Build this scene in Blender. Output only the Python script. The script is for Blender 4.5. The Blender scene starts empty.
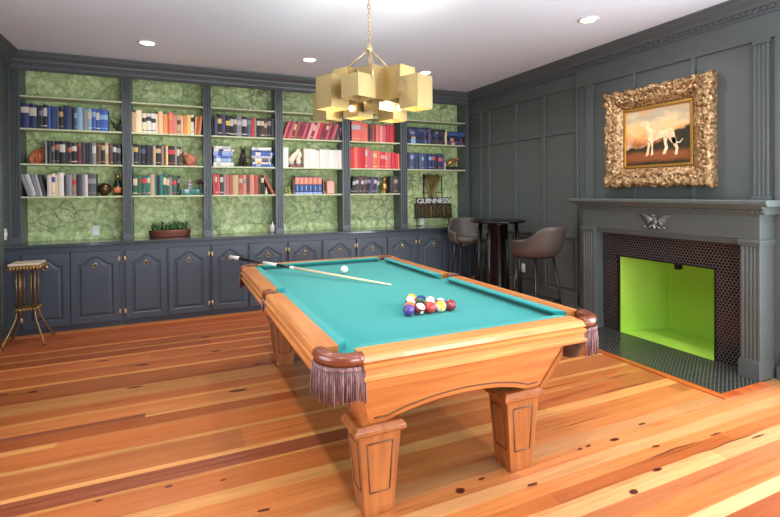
import bpy, bmesh, math, random
from mathutils import Vector, Matrix, noise
random.seed(7)
S = bpy.context.scene
COL = S.collection
PI = math.pi
SQ = math.sqrt
# ------------------------------------------------------------------ mesh builder
class MB:
    def __init__(s): s.v = []; s.f = []; s.m = []; s.sm = []; s.col = None
    def add(s, vs, fs, m=0, smooth=False):
        o = len(s.v); s.v += [tuple(p) for p in vs]
        for f in fs: s.f.append(tuple(i + o for i in f)); s.m.append(m); s.sm.append(smooth)
        return s
    def box(s, x0, x1, y0, y1, z0, z1, m=0):
        vs = [(x, y, z) for x in (x0, x1) for y in (y0, y1) for z in (z0, z1)]
        return s.add(vs, [(0,1,3,2),(4,6,7,5),(0,4,5,1),(2,3,7,6),(0,2,6,4),(1,5,7,3)], m)
    def frustum(s, b, t, z0, z1, m=0):
        # b, t = (x0,x1,y0,y1) bottom and top rectangles
        vs = [(x, y, z0) for x in b[:2] for y in b[2:]] + [(x, y, z1) for x in t[:2] for y in t[2:]]
        return s.add(vs, [(0,1,3,2),(4,6,7,5),(0,4,5,1),(2,3,7,6),(0,2,6,4),(1,5,7,3)], m)
    def prism(s, poly, axis, a0, a1, m=0, smooth=False):
        # poly of (p,q): axis x -> (y,z), y -> (x,z), z -> (x,y)
        def P(p, q, a): return {'x': (a, p, q), 'y': (p, a, q), 'z': (p, q, a)}[axis]
        n = len(poly)
        vs = [P(p, q, a0) for p, q in poly] + [P(p, q, a1) for p, q in poly]
        s.add(vs, [(i, (i+1) % n, n+(i+1) % n, n+i) for i in range(n)], m, smooth)
        o = len(s.v) - 2*n
        s.f += [tuple(o+i for i in range(n)), tuple(o+n+i for i in range(n))]; s.m += [m, m]; s.sm += [False, False]
        return s
    def loft(s, loops, m=0, closed=True, cap0=True, cap1=True, smooth=True):
        n = len(loops[0]); o = len(s.v)
        for L in loops: s.v += [tuple(p) for p in L]
        for k in range(len(loops)-1):
            for i in range(n if closed else n-1):
                a = o+k*n+i; b = o+k*n+(i+1) % n
                s.f.append((a, b, b+n, a+n)); s.m.append(m); s.sm.append(smooth)
        if cap0: s.f.append(tuple(o+i for i in range(n))); s.m.append(m); s.sm.append(False)
        if cap1: s.f.append(tuple(o+(len(loops)-1)*n+i for i in range(n))); s.m.append(m); s.sm.append(False)
        return s
    def tube(s, pts, r, n=8, m=0, closed=False, flat=1.0):
        pts = [Vector(p) for p in pts]; N = len(pts); loops = []
        up = None
        for i, p in enumerate(pts):
            if closed: t = pts[(i+1) % N] - pts[i-1]
            else: t = pts[min(i+1, N-1)] - pts[max(i-1, 0)]
            t = t.normalized() if t.length > 1e-9 else Vector((0,0,1))
            if up is None:
                up = Vector((0,0,1)) if abs(t.z) < .9 else Vector((1,0,0))
            a = t.cross(up)
            if a.length < 1e-6: a = t.cross(Vector((0,1,0)))
            a.normalize(); b = a.cross(t).normalized(); up = b
            rr = r[i] if isinstance(r, (list, tuple)) else r
            loops.append([p + (a*math.cos(2*PI*k/n) + b*math.sin(2*PI*k/n)*flat)*rr for k in range(n)])
        if closed: loops.append(loops[0]); return s.loft(loops, m, True, False, False)
        return s.loft(loops, m)
    def lathe(s, prof, c=(0,0,0), n=24, m=0, sx=1, sy=1):
        loops = [[(c[0]+r*sx*math.cos(2*PI*k/n), c[1]+r*sy*math.sin(2*PI*k/n), c[2]+z) for k in range(n)] for r, z in prof]
        return s.loft(loops, m)
    def ball(s, c, r, nu=14, nv=9, m=0):
        r = r if isinstance(r, (list, tuple)) else (r, r, r)
        loops = []
        for j in range(nv+1):
            t = PI*min(max(j/nv, .012), .988)
            loops.append([(c[0]+r[0]*math.sin(t)*math.cos(2*PI*k/nu), c[1]+r[1]*math.sin(t)*math.sin(2*PI*k/nu), c[2]-r[2]*math.cos(t)) for k in range(nu)])
        return s.loft(loops, m)
    def xf(s, M, start=0):
        M = M if isinstance(M, Matrix) else Matrix(M)
        s.v[start:] = [tuple(M @ Vector(p)) for p in s.v[start:]]
        return s
    def build(s, name, mats, parent=None, loc=None, bevel=0, seg=2, smooth_all=None, label=None, sub=0, solid=0):
        if not isinstance(mats, (list, tuple)): mats = [mats]
        if parent is not None: o = Vector(parent['_o'])
        else: o = Vector(loc) if loc is not None else Vector((0,0,0))
        me = bpy.data.meshes.new(name)
        me.from_pydata([tuple(Vector(p)-o) for p in s.v], [], s.f)
        for mt in mats: me.materials.append(mt)
        me.polygons.foreach_set('material_index', s.m)
        me.polygons.foreach_set('use_smooth', s.sm if smooth_all is None else [smooth_all]*len(s.f))
        bm = bmesh.new(); bm.from_mesh(me)
        bmesh.ops.recalc_face_normals(bm, faces=bm.faces[:]); bm.to_mesh(me); bm.free()
        ob = bpy.data.objects.new(name, me); COL.objects.link(ob)
        ob['_o'] = tuple(o)
        if parent is not None: ob.parent = parent
        else: ob.location = o
        if solid:
            md = ob.modifiers.new('solid', 'SOLIDIFY'); md.thickness = solid; md.offset = 0
        if bevel:
            md = ob.modifiers.new('bevel', 'BEVEL'); md.width = bevel; md.segments = seg; md.limit_method = 'ANGLE'; md.angle_limit = math.radians(40)
        if sub:
            md = ob.modifiers.new('sub', 'SUBSURF'); md.levels = sub; md.render_levels = sub
        if label: ob['label'] = label
        return ob
def thing(name, label, cat, loc, group=None):
    o = bpy.data.objects.new(name, None); COL.objects.link(o); o.location = loc; o['_o'] = tuple(loc)
    o.empty_display_size = .05
    o['label'] = label; o['category'] = cat
    if group: o['group'] = group
    return o
def tag(o, label, cat, group=None):
    o['label'] = label; o['category'] = cat
    if group: o['group'] = group
    return o
def struct(o): o['kind'] = 'structure'; return o
def rot(ang, c, axis='Z'):
    return Matrix.Translation(c) @ Matrix.Rotation(ang, 4, axis) @ Matrix.Translation(-Vector(c))

# ------------------------------------------------------------------ materials
def lin(c):
    return tuple(((x/255)/12.92 if x/255 <= .04045 else ((x/255+.055)/1.055)**2.4) for x in c)
def mat(name, col, rough=.5, metal=0, spec=.5, coat=0, emit=None, estr=0, srgb=True):
    m = bpy.data.materials.new(name); m.use_nodes = True
    b = m.node_tree.nodes['Principled BSDF']
    c = lin(col) if srgb else col
    b.inputs['Base Color'].default_value = (*c, 1); b.inputs['Roughness'].default_value = rough
    b.inputs['Metallic'].default_value = metal; b.inputs['Specular IOR Level'].default_value = spec
    b.inputs['Coat Weight'].default_value = coat
    if emit: b.inputs['Emission Color'].default_value = (*lin(emit), 1); b.inputs['Emission Strength'].default_value = estr
    return m
class NT:
    def __init__(s, m): s.t = m.node_tree; s.n = s.t.nodes; s.b = s.n['Principled BSDF']
    def new(s, typ, **kw):
        n = s.n.new(typ)
        for k, v in kw.items():
            if k in n.inputs: n.inputs[k].default_value = v
            else: setattr(n, k, v)
        return n
    def link(s, a, b): s.t.links.new(a, b)
    def math(s, op, a, b=None):
        n = s.n.new('ShaderNodeMath'); n.operation = op
        for i, x in enumerate((a, b)):
            if x is None: continue
            if isinstance(x, (int, float)): n.inputs[i].default_value = x
            else: s.link(x, n.inputs[i])
        return n.outputs[0]
    def ramp(s, fac, stops, interp='LINEAR'):
        n = s.n.new('ShaderNodeValToRGB'); n.color_ramp.interpolation = interp
        e = n.color_ramp.elements
        while len(e) > 1: e.remove(e[-1])
        e[0].position = stops[0][0]; e[0].color = (*stops[0][1], 1)
        for p, c in stops[1:]:
            x = e.new(p); x.color = (*c, 1)
        s.link(fac, n.inputs[0]); return n.outputs[0]
    def mix(s, fac, a, b, blend='MIX'):
        n = s.n.new('ShaderNodeMix'); n.data_type = 'RGBA'; n.blend_type = blend
        for sock, x in ((n.inputs[0], fac), (n.inputs[6], a), (n.inputs[7], b)):
            if isinstance(x, (int, float)): sock.default_value = x
            elif isinstance(x, tuple): sock.default_value = (*x[:3], 1)
            else: s.link(x, sock)
        return n.outputs[2]
    def coord(s, kind='Object', scale=(1,1,1), rotation=(0,0,0)):
        tc = s.n.new('ShaderNodeTexCoord'); mp = s.n.new('ShaderNodeMapping')
        mp.inputs['Scale'].default_value = scale; mp.inputs['Rotation'].default_value = rotation
        s.link(tc.outputs[kind], mp.inputs[0]); return mp.outputs[0]
    def noise(s, vec, scale, detail=3, rough=.5, dist=0):
        n = s.new('ShaderNodeTexNoise', Scale=scale, Detail=detail, Roughness=rough, Distortion=dist)
        s.link(vec, n.inputs['Vector']); return n
    def bump(s, h, strength=.3, dist=.01):
        n = s.new('ShaderNodeBump', Strength=strength, Distance=dist); s.link(h, n.inputs['Height'])
        s.link(n.outputs[0], s.b.inputs['Normal'])
def geo_vec(nt, scale):
    g = nt.n.new('ShaderNodeNewGeometry'); mp = nt.n.new('ShaderNodeMapping'); mp.inputs['Scale'].default_value = scale
    nt.link(g.outputs['Position'], mp.inputs[0]); return mp.outputs[0]

def wood(name, c0, c1, axis='x', rough=.35, coat=.25, sc=1.0):
    m = mat(name, (128,128,128), rough, coat=coat); nt = NT(m)
    sx = {'x': (1.2, 22, 22), 'y': (22, 1.2, 22), 'z': (22, 22, 1.2)}[axis]
    v = geo_vec(nt, tuple(a*sc for a in sx))
    n = nt.noise(v, 1.0, 4, .55, .6)
    v2 = geo_vec(nt, tuple(a*sc*.35 for a in sx))
    n2 = nt.noise(v2, 1.0, 2, .5, .3)
    f = nt.math('ADD', nt.math('MULTIPLY', n.outputs[0], .65), nt.math('MULTIPLY', n2.outputs[0], .35))
    c = nt.ramp(f, [(.34, lin(c0)), (.5, tuple((a+b)/2 for a, b in zip(lin(c0), lin(c1)))), (.64, lin(c1))])
    nt.link(c, nt.b.inputs['Base Color']); nt.bump(n.outputs[0], .05, .002)
    return m

M = {}
def paint(name, col, rough=.42):
    m = mat(name, col, rough); nt = NT(m); v = geo_vec(nt, (1,1,1))
    n = nt.noise(v, 60, 2); nt.bump(n.outputs[0], .04, .002); return m
M['navy'] = paint('navy_paint', (84,91,94), .4)
M['navy_sky_tint'] = paint('navy_paint_sky_tint', (68,79,92), .42)  # same paint as the bookcase, with sky reflection put into its colour
M['grey_wall'] = paint('wall_paint', (84,91,90), .42)
M['counter'] = mat('counter_paint', (62,70,78), .16, coat=.3)
M['ceiling'] = paint('ceiling_paint', (228,238,253), .85)
M['plainwall'] = paint('plain_wall', (150,150,148), .7)
M['shelf'] = mat('shelf_green', (200,210,172), .5)
M['trimwhite'] = mat('white_trim', (235,235,232), .5)
M['brass'] = mat('brass', (204,182,138), .35, .8)
M['gold'] = mat('antique_gold', (176,134,70), .34, 1)
M['black'] = mat('black_metal', (20,20,22), .35)
M['gloss_black'] = mat('gloss_black', (12,12,14), .24, spec=.4)
M['steel'] = mat('steel', (170,170,172), .3, 1)
M['white'] = mat('white_plastic', (236,236,232), .4)
M['felt'] = None
# wallpaper: pale green stone veined pattern
def wallpaper():
    m = mat('malachite_wallpaper', (160,190,110), .7); nt = NT(m)
    v = geo_vec(nt, (1,1,1))
    w = nt.noise(v, 5, 3); w2 = nt.noise(v, 16, 2)
    vv = nt.n.new('ShaderNodeVectorMath'); vv.operation = 'MULTIPLY_ADD'
    nt.link(w.outputs['Color'], vv.inputs[0]); vv.inputs[1].default_value = (.22,.22,.22); nt.link(v, vv.inputs[2])
    vv2 = nt.n.new('ShaderNodeVectorMath'); vv2.operation = 'MULTIPLY_ADD'
    nt.link(w2.outputs['Color'], vv2.inputs[0]); vv2.inputs[1].default_value = (.05,.05,.05); nt.link(vv.outputs[0], vv2.inputs[2])
    vo = nt.new('ShaderNodeTexVoronoi', Scale=5.0, feature='DISTANCE_TO_EDGE'); nt.link(vv2.outputs[0], vo.inputs['Vector'])
    vb = nt.new('ShaderNodeTexVoronoi', Scale=17.0, feature='DISTANCE_TO_EDGE'); nt.link(vv2.outputs[0], vb.inputs['Vector'])
    vc = nt.new('ShaderNodeTexVoronoi', Scale=5.0); nt.link(vv2.outputs[0], vc.inputs['Vector'])
    base = nt.ramp(nt.math('ADD', nt.math('MULTIPLY', w2.outputs[0], .7), nt.math('MULTIPLY', nt.noise(v, 55, 3).outputs[0], .3)), [(.33, lin((156,182,120))), (.5, lin((200,218,152))), (.66, lin((238,244,204)))])
    tint = nt.mix(nt.math('MULTIPLY', nt.math('FRACT', nt.math('MULTIPLY', vc.outputs['Color'], 3.0)), .35), base, lin((140,172,118)))
    e2 = nt.ramp(vb.outputs['Distance'], [(0, (1,1,1)), (.06, (0,0,0))])
    c = nt.mix(nt.math('MULTIPLY', e2, .4), tint, lin((96,124,84)))
    e1 = nt.ramp(vo.outputs['Distance'], [(0, (1,1,1)), (.025, (.8,.8,.8)), (.05, (0,0,0))])
    gate = nt.ramp(nt.noise(v, 3.2, 2).outputs[0], [(.40, (.35,.35,.35)), (.60, (1,1,1))])
    c = nt.mix(nt.math('MULTIPLY', nt.math('MULTIPLY', e1, gate), .6), c, lin((52,74,66)))
    nt.link(c, nt.b.inputs['Base Color']); return m
M['wallpaper'] = wallpaper()
# billiard cloth
def felt():
    m = mat('billiard_cloth', (30,170,150), .9, spec=.15); nt = NT(m)
    v = geo_vec(nt, (1,1,1)); n = nt.noise(v, 350, 2)
    c = nt.mix(nt.math('MULTIPLY', n.outputs[0], .25), lin((36,144,142)), lin((58,170,166)))
    nt.link(c, nt.b.inputs['Base Color']); nt.b.inputs['Sheen Weight'].default_value = .15; return m
M['felt'] = felt()
M['pine_x'] = wood('amber_pine_crosswise', (180,102,48), (222,154,86), 'x')
M['pine_y'] = wood('amber_pine_lengthwise', (174,96,44), (216,146,80), 'y')
M['pine_z'] = wood('amber_pine_upright', (146,82,40), (184,116,62), 'z')
M['pine_dark'] = mat('routed_groove', (108,68,40), .5)
M['leather'] = mat('brown_leather', (120,58,36), .32, coat=.3)
M['fringe'] = mat('plum_fringe', (112,74,78), .8)
_m = M['fringe']; _n = NT(_m); _v = geo_vec(_n, (130,130,3)); _q = _n.noise(_v, 1.0, 2)
_n.link(_n.ramp(_q.outputs[0], [(.35, lin((84,50,54))), (.5, lin((116,78,80))), (.66, lin((160,128,126)))]), _n.b.inputs['Base Color'])
M['lime'] = None
def lime():
    m = mat('lime_brick', (170,214,76), .6); nt = NT(m)
    v = geo_vec(nt, (1,1,1))
    sp = nt.n.new('ShaderNodeSeparateXYZ'); nt.link(v, sp.inputs[0])
    cb = nt.n.new('ShaderNodeCombineXYZ'); nt.link(nt.math('ADD', sp.outputs[0], sp.outputs[1]), cb.inputs[0]); nt.link(sp.outputs[2], cb.inputs[1])
    br = nt.new('ShaderNodeTexBrick', Scale=1.0); br.inputs['Brick Width'].default_value = .23; br.inputs['Row Height'].default_value = .075
    br.inputs['Mortar Size'].default_value = .006; br.inputs['Color1'].default_value = (1,1,1,1); br.inputs['Color2'].default_value = (.9,.9,.9,1); br.inputs['Mortar'].default_value = (0,0,0,1)
    nt.link(cb.outputs[0], br.inputs['Vector'])
    n = nt.noise(v, 30, 3)
    nt.bump(nt.math('ADD', br.outputs['Color'], nt.math('MULTIPLY', n.outputs[0], .3)), .25, .004)
    return m
M['lime'] = lime()
def hextile(name, plane):
    m = mat(name, (30,30,32), .25); nt = NT(m)
    g = nt.n.new('ShaderNodeNewGeometry'); sp = nt.n.new('ShaderNodeSeparateXYZ'); nt.link(g.outputs['Position'], sp.inputs[0])
    a, b = {'yz': (sp.outputs[1], sp.outputs[2]), 'yx': (sp.outputs[1], sp.outputs[0])}[plane]
    P = .0285
    def cell(off):
        x = nt.math('SUBTRACT', nt.math('FRACT', nt.math('ADD', nt.math('DIVIDE', a, P), off+100)), .5)
        y = nt.math('MULTIPLY', nt.math('SUBTRACT', nt.math('FRACT', nt.math('ADD', nt.math('DIVIDE', b, P*1.732), off+100)), .5), 1.732)
        ax = nt.math('ABSOLUTE', x); ay = nt.math('ABSOLUTE', y)
        return nt.math('MAXIMUM', ax, nt.math('ADD', nt.math('MULTIPLY', ax, .5), nt.math('MULTIPLY', ay, .866)))
    d = nt.math('MINIMUM', cell(0.0), cell(.5))
    f = nt.ramp(d, [(.39, (0,0,0)), (.46, (1,1,1))])
    c = nt.mix(f, lin((24,24,27)), lin((98,88,84)) if plane == 'yz' else lin((92,92,84)))
    nt.link(c, nt.b.inputs['Base Color'])
    nt.link(nt.mix(f, (.18,.18,.18), (.8,.8,.8)), nt.b.inputs['Roughness'])
    return m
M['tile_v'] = hextile('black_hexagon_tile', 'yz'); M['tile_h'] = hextile('black_hexagon_hearth_tile', 'yx')
M['hearthwood'] = wood('reddish_hearth_wood', (150,66,28), (206,108,48), 'y', .3)
def giltwood():
    m = mat('carved_gilt', (190,150,105), .42, .4); nt = NT(m); v = geo_vec(nt, (1,1,1))
    n = nt.noise(v, 38, 4, .65)
    c = nt.ramp(n.outputs[0], [(.36, lin((72,48,28))), (.48, lin((150,112,72))), (.64, lin((212,182,138)))])
    nt.link(c, nt.b.inputs['Base Color']); nt.bump(nt.noise(v, 90, 3).outputs[0], .5, .01); return m
M['gilt'] = giltwood()
M['giltplain'] = mat('bright_gilt', (206,156,74), .35, .8)
def brushed():
    m = mat('brushed_brass', (206,182,130), .42, .8); nt = NT(m); v = geo_vec(nt, (14,14,140))
    n = nt.noise(v, 3, 3); c = nt.mix(n.outputs[0], lin((186,160,104)), lin((210,188,138))); nt.link(c, nt.b.inputs['Base Color'])
    return m
M['brushed'] = brushed()
M['bulb'] = mat('lit_bulb', (255,240,210), .4, emit=(255,226,176), estr=18)
M['lens'] = mat('downlight_lens', (255,255,250), .4, emit=(255,250,240), estr=9)
M['hide'] = mat('grey_brown_leatherette', (74,64,60), .42)
M['hide2'] = mat('grey_leatherette', (88,82,78), .42)
M['copper'] = mat('copper', (146,88,72), .38, .7)
M['plant'] = mat('succulent_green', (46,84,40), .6)
M['soil'] = mat('dark_soil', (40,30,24), .9)
ROWS = [
  (1, 1, [(-1.5045, -1.4309, 'navy', 0.265, 'white', 0), (-1.4309, -1.3659, 'navy', 0.26, 'white', 0), (-1.3659, -1.3457, 'black', 0.25, None, 0), (-1.3457, -1.3074, 'charcoal', 0.255, 'grey', 0), (-1.3074, -1.2713, 'black', 0.265, 'white', 0), (-1.2713, -1.2399, 'blue', 0.25, None, 0), (-1.2399, -1.2107, 'navy', 0.25, None, 0), (-1.2107, -1.1863, 'blue', 0.25, None, 0), (-1.1863, -1.1667, 'slate', 0.25, None, 0), (-1.1667, -1.1249, 'black', 0.25, 'gold', 0), (-1.1249, -1.0466, 'navy', 0.265, None, 0), (-1.0466, -1.0216, 'black', 0.25, None, 0), (-1.0216, -0.9965, 'slate', 0.245, 'ltblue', 0), (-0.9965, -0.9433, 'ltblue', 0.26, None, 0), (-0.9433, -0.8974, 'grey', 0.245, None, 0), (-0.8974, -0.8551, 'ltblue', 0.25, 'white', 0), (-0.8551, -0.8151, 'blue', 0.25, 'ltblue', 0), (-0.8151, -0.7826, 'blue', 0.24, 'white', 0), (-0.7826, -0.7, 'royal blue', 0.245, 'ltblue', 0)]),
  (1, 2, [(-1.2978, -1.2761, 'grey', 0.25, None, 0), (-1.2761, -1.2399, 'black', 0.25, None, 0), (-1.2399, -1.2071, 'charcoal', 0.25, 'grey', 0), (-1.2071, -1.1643, 'black', 0.25, 'copper', 0), (-1.1643, -1.1088, 'black', 0.25, 'white', 0), (-1.1088, -1.0877, 'black', 0.25, None, 0), (-1.0877, -1.0529, 'black', 0.24, 'copper', 0), (-1.0529, -1.0002, 'black', 0.235, 'white', 0), (-1.0002, -0.9586, 'maroon', 0.24, None, 0), (-0.9586, -0.9204, 'charcoal', 0.245, None, 0), (-0.9204, -0.8949, 'black', 0.24, None, 0), (-0.8949, -0.8564, 'charcoal', 0.245, None, 0), (-0.8564, -0.8177, 'grey', 0.24, 'white', 0), (-0.8177, -0.7696, 'brown', 0.24, None, 0), (-0.7696, -0.7329, 'black', 0.25, 'gold', 0), (-0.7329, -0.6961, 'tan', 0.25, 'white', 0), (-0.6961, -0.6537, 'brown', 0.24, None, 0), (-0.6537, -0.6205, 'black', 0.235, 'white', 0), (-0.6205, -0.5763, 'black', 0.235, 'grey', 0)]),
  (1, 3, [(-1.452, -1.4191, 'grey', 0.245, None, -17), (-1.4191, -1.3718, 'ltgrey', 0.245, None, -16), (-1.3718, -1.3457, 'grey', 0.24, None, -14), (-1.3457, -1.3146, 'ltgrey', 0.24, None, -13), (-1.3146, -1.2906, 'charcoal', 0.24, None, -12), (-1.2822, -1.2423, 'pinkish white', 0.235, None, 0), (-1.2423, -1.2095, 'cream', 0.25, 'blue', 0), (-1.2095, -1.1814, 'cream', 0.24, None, 0), (-1.1814, -1.1274, 'white', 0.26, None, 0), (-1.1274, -1.1088, 'black', 0.23, None, 0), (-1.1088, -1.0529, 'grey', 0.24, None, 0), (-1.0529, -1.009, 'taupe', 0.245, 'red', 0), (-1.009, -0.9586, 'charcoal', 0.24, None, 0), (-0.9586, -0.9332, 'grey', 0.24, None, 0), (-0.9332, -0.9038, 'pinkish white', 0.24, None, 0), (-0.9038, -0.8241, 'dark grey', 0.25, 'grey', 0)]),
  (2, 1, [(-0.46, -0.4189, 'tan', 0.235, None, 0), (-0.4189, -0.3567, 'cream', 0.265, None, 0), (-0.3536, -0.3097, 'cream', 0.23, 'charcoal', 0), (-0.3097, -0.2592, 'white', 0.23, 'charcoal', 0), (-0.2592, -0.2093, 'white', 0.23, 'charcoal', 0), (-0.2093, -0.1891, 'cream', 0.23, None, 0), (-0.1827, -0.1344, 'peach', 0.265, None, 0), (-0.1344, -0.0804, 'orange', 0.235, None, 0), (-0.075, -0.0259, 'coral', 0.255, 'orange', 0), (-0.0259, 0.0179, 'salmon', 0.23, None, 0), (0.0179, 0.0621, 'tan', 0.23, 'brown', 0), (0.0621, 0.0898, 'peach', 0.225, None, 0), (0.0898, 0.1288, 'orange', 0.23, None, 0), (0.1288, 0.1737, 'yellow', 0.24, None, 0), (0.1737, 0.2075, 'white', 0.24, 'black', 0), (0.2075, 0.2336, 'orange', 0.23, None, 4), (0.2336, 0.254, 'brick', 0.23, None, 5), (0.254, 0.2814, 'orange', 0.23, None, 6)]),
  (2, 2, [(-0.4652, -0.4446, 'grey', 0.22, None, 0), (-0.4446, -0.3982, 'black', 0.245, 'gold', 0), (-0.3982, -0.3723, 'charcoal', 0.235, None, 0), (-0.3723, -0.3202, 'black', 0.235, 'slate', 0), (-0.3202, -0.2676, 'black', 0.235, None, 0), (-0.2655, -0.2412, 'charcoal', 0.235, None, 0), (-0.2412, -0.2146, 'tan', 0.23, None, 0), (-0.2146, -0.1559, 'black', 0.24, 'tan', 0), (-0.1537, -0.129, 'taupe', 0.235, None, 0), (-0.129, -0.1074, 'maroon', 0.235, None, 0), (-0.1074, -0.0826, 'yellow', 0.235, 'ltgrey', 0), (-0.0826, -0.0095, 'black', 0.235, 'red', 0), (-0.0095, 0.0124, 'taupe', 0.235, None, 0), (0.0124, 0.04, 'charcoal', 0.23, 'white', 0), (0.04, 0.0676, 'brown', 0.225, 'tan', 0)]),
  (2, 3, [(-0.4549, -0.4086, 'green', 0.23, 'cream', 0), (-0.4086, -0.3702, 'green', 0.235, None, 0), (-0.3702, -0.3076, 'green', 0.23, 'red', 0), (-0.3076, -0.276, 'teal', 0.24, 'white', 0), (-0.276, -0.2306, 'tan', 0.25, None, 0), (-0.2306, -0.2093, 'teal', 0.235, None, 0), (-0.2093, -0.1752, 'black', 0.235, None, 0), (-0.1752, -0.1398, 'teal', 0.245, None, 0), (-0.1398, -0.102, 'green', 0.245, 'cream', 0), (-0.102, -0.0717, 'green', 0.23, 'cream', 0), (-0.0717, -0.0423, 'grey', 0.22, None, 0), (-0.0423, 0.0069, 'green', 0.235, 'red', 0), (0.0069, 0.0345, 'black', 0.235, 'grey', 4)]),
  (3, 1, [(0.4132, 0.4391, 'black', 0.245, None, -3), (0.4423, 0.4802, 'purple', 0.24, None, 0), (0.4802, 0.5292, 'black', 0.27, 'yellow', 0), (0.5292, 0.5752, 'purple', 0.265, None, 0), (0.5752, 0.6226, 'black', 0.26, 'yellow', 0), (0.6226, 0.667, 'black', 0.25, 'white', 0), (0.667, 0.7084, 'charcoal', 0.25, 'cream', 0), (0.7084, 0.7702, 'grey', 0.27, 'ltgrey', 0), (0.7702, 0.8303, 'black', 0.255, 'white', 0), (0.8303, 0.884, 'slate', 0.25, 'grey', 0), (0.884, 0.9232, 'red', 0.25, None, 0), (0.9232, 0.9532, 'taupe', 0.245, None, 0), (0.9532, 0.9997, 'black', 0.245, 'white', 0), (0.9997, 1.0441, 'charcoal', 0.245, 'cream', 0), (1.0441, 1.0852, 'brown', 0.245, 'tan', 0), (1.0852, 1.1385, 'black', 0.25, 'grey', 0), (1.1385, 1.1742, 'charcoal', 0.245, None, 0)]),
  (3, 3, [(0.4175, 0.4499, 'brick', 0.26, None, -3), (0.4499, 0.478, 'red', 0.26, 'cream', -3), (0.478, 0.5041, 'rose', 0.255, None, -2), (0.5041, 0.5423, 'charcoal', 0.255, 'white', 0), (0.5423, 0.573, 'taupe', 0.25, 'grey', 0), (0.573, 0.6028, 'rose', 0.25, None, 0), (0.6028, 0.6526, 'brick', 0.25, None, 0), (0.6526, 0.7252, 'tan', 0.25, None, 0), (0.7252, 0.7747, 'brick', 0.25, 'tan', 0), (0.7747, 0.8189, 'salmon', 0.25, 'grey', 0), (0.8189, 0.8589, 'brown', 0.25, None, 0), (0.8589, 0.922, 'salmon', 0.255, None, 0), (0.922, 0.9659, 'brick', 0.25, None, 0), (0.9659, 0.9997, 'brown', 0.25, 'black', 0), (0.9997, 1.0382, 'black', 0.25, 'cream', 0)]),
  (4, 1, [(1.279, 1.3123, 'rose', 0.235, None, 19), (1.3145, 1.3458, 'wine', 0.235, None, 19), (1.348, 1.3816, 'rose', 0.235, None, 19), (1.3839, 1.4131, 'wine', 0.235, 'cream', 19), (1.4154, 1.4516, 'brick', 0.235, None, 19), (1.4539, 1.4925, 'wine', 0.235, None, 19), (1.4948, 1.5314, 'wine', 0.235, None, 19), (1.5337, 1.5704, 'rose', 0.235, None, 19), (1.5727, 1.5958, 'wine', 0.235, None, 19), (1.5981, 1.6422, 'pink', 0.235, None, 19), (1.6445, 1.6794, 'wine', 0.235, 'cream', 19), (1.6818, 1.7263, 'pink', 0.235, None, 19), (1.7287, 1.7711, 'red', 0.235, None, 19), (1.7735, 1.8161, 'wine', 0.235, None, 19), (1.8185, 1.8566, 'wine', 0.235, 'cream', 19), (1.859, 1.895, 'rose', 0.235, None, 19), (1.8974, 1.9359, 'wine', 0.235, None, 19), (1.9383, 1.9795, 'rose', 0.235, None, 19), (1.9819, 2.0233, 'charcoal', 0.235, None, 19), (2.0257, 2.0575, 'wine', 0.235, 'cream', 19)]),
  (4, 2, [(1.2856, 1.3569, 'bright white', 0.26, None, 0), (1.5635, 1.6596, 'white', 0.255, None, 0), (1.6596, 1.724, 'bright white', 0.25, None, 0), (1.724, 1.7829, 'white', 0.235, None, 0), (1.7829, 1.8483, 'bright white', 0.25, None, 0), (1.8483, 1.9202, 'white', 0.25, None, 0), (1.9202, 1.9807, 'bright white', 0.245, None, 0), (1.9807, 2.0477, 'white', 0.25, None, 0), (2.0477, 2.1116, 'bright white', 0.25, None, 0)]),
  (4, 3, [(1.4414, 1.5009, 'bandedblue', 0.235, None, 0), (1.502, 1.5619, 'bandedblue', 0.235, None, 0), (1.5631, 1.6235, 'bandedblue', 0.235, None, 0), (1.6246, 1.6855, 'bandedblue', 0.235, None, 0), (1.6867, 1.7481, 'bandedblue', 0.235, None, 0), (1.7493, 1.8111, 'bandedblue', 0.235, None, 0)]),
  (5, 1, [(2.2439, 2.3785, 'coral', 0.28, 'ltgrey', 0), (2.382, 2.4344, 'coral', 0.265, None, 0), (2.4344, 2.4883, 'coral', 0.26, 'salmon', 0), (2.4906, 2.5118, 'charcoal', 0.255, None, 0), (2.5118, 2.558, 'maroon', 0.25, None, 0), (2.558, 2.5841, 'brick', 0.245, None, 0), (2.5841, 2.6127, 'brown', 0.245, None, 0), (2.6127, 2.6714, 'coral', 0.255, None, 0), (2.6714, 2.7148, 'pink', 0.24, None, 0), (2.7148, 2.7754, 'rose', 0.24, None, 0), (2.7803, 2.8415, 'crimson', 0.26, None, 0), (2.8415, 2.9055, 'crimson', 0.255, None, 0)]),
  (5, 2, [(2.2098, 2.2782, 'red', 0.285, None, 0), (2.2782, 2.3322, 'coral', 0.3, None, 0), (2.3322, 2.3936, 'red', 0.29, None, 0), (2.3936, 2.4414, 'crimson', 0.285, None, 0), (2.4414, 2.4765, 'coral', 0.295, 'white', 0), (2.4765, 2.5166, 'rose', 0.3, None, 0), (2.5166, 2.5698, 'rose', 0.25, None, 0), (2.5698, 2.6294, 'orange red', 0.255, 'cream', 0), (2.6294, 2.6738, 'coral', 0.25, None, 0), (2.6798, 2.756, 'red', 0.24, 'pink', 0), (2.756, 2.8023, 'coral', 0.235, 'tan', 0), (2.8023, 2.8562, 'rose', 0.24, None, 0), (2.8562, 2.9105, 'red', 0.24, None, 0), (2.9154, 2.9551, 'red', 0.225, None, 0), (2.9551, 2.9975, 'coral', 0.225, None, 0)]),
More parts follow.
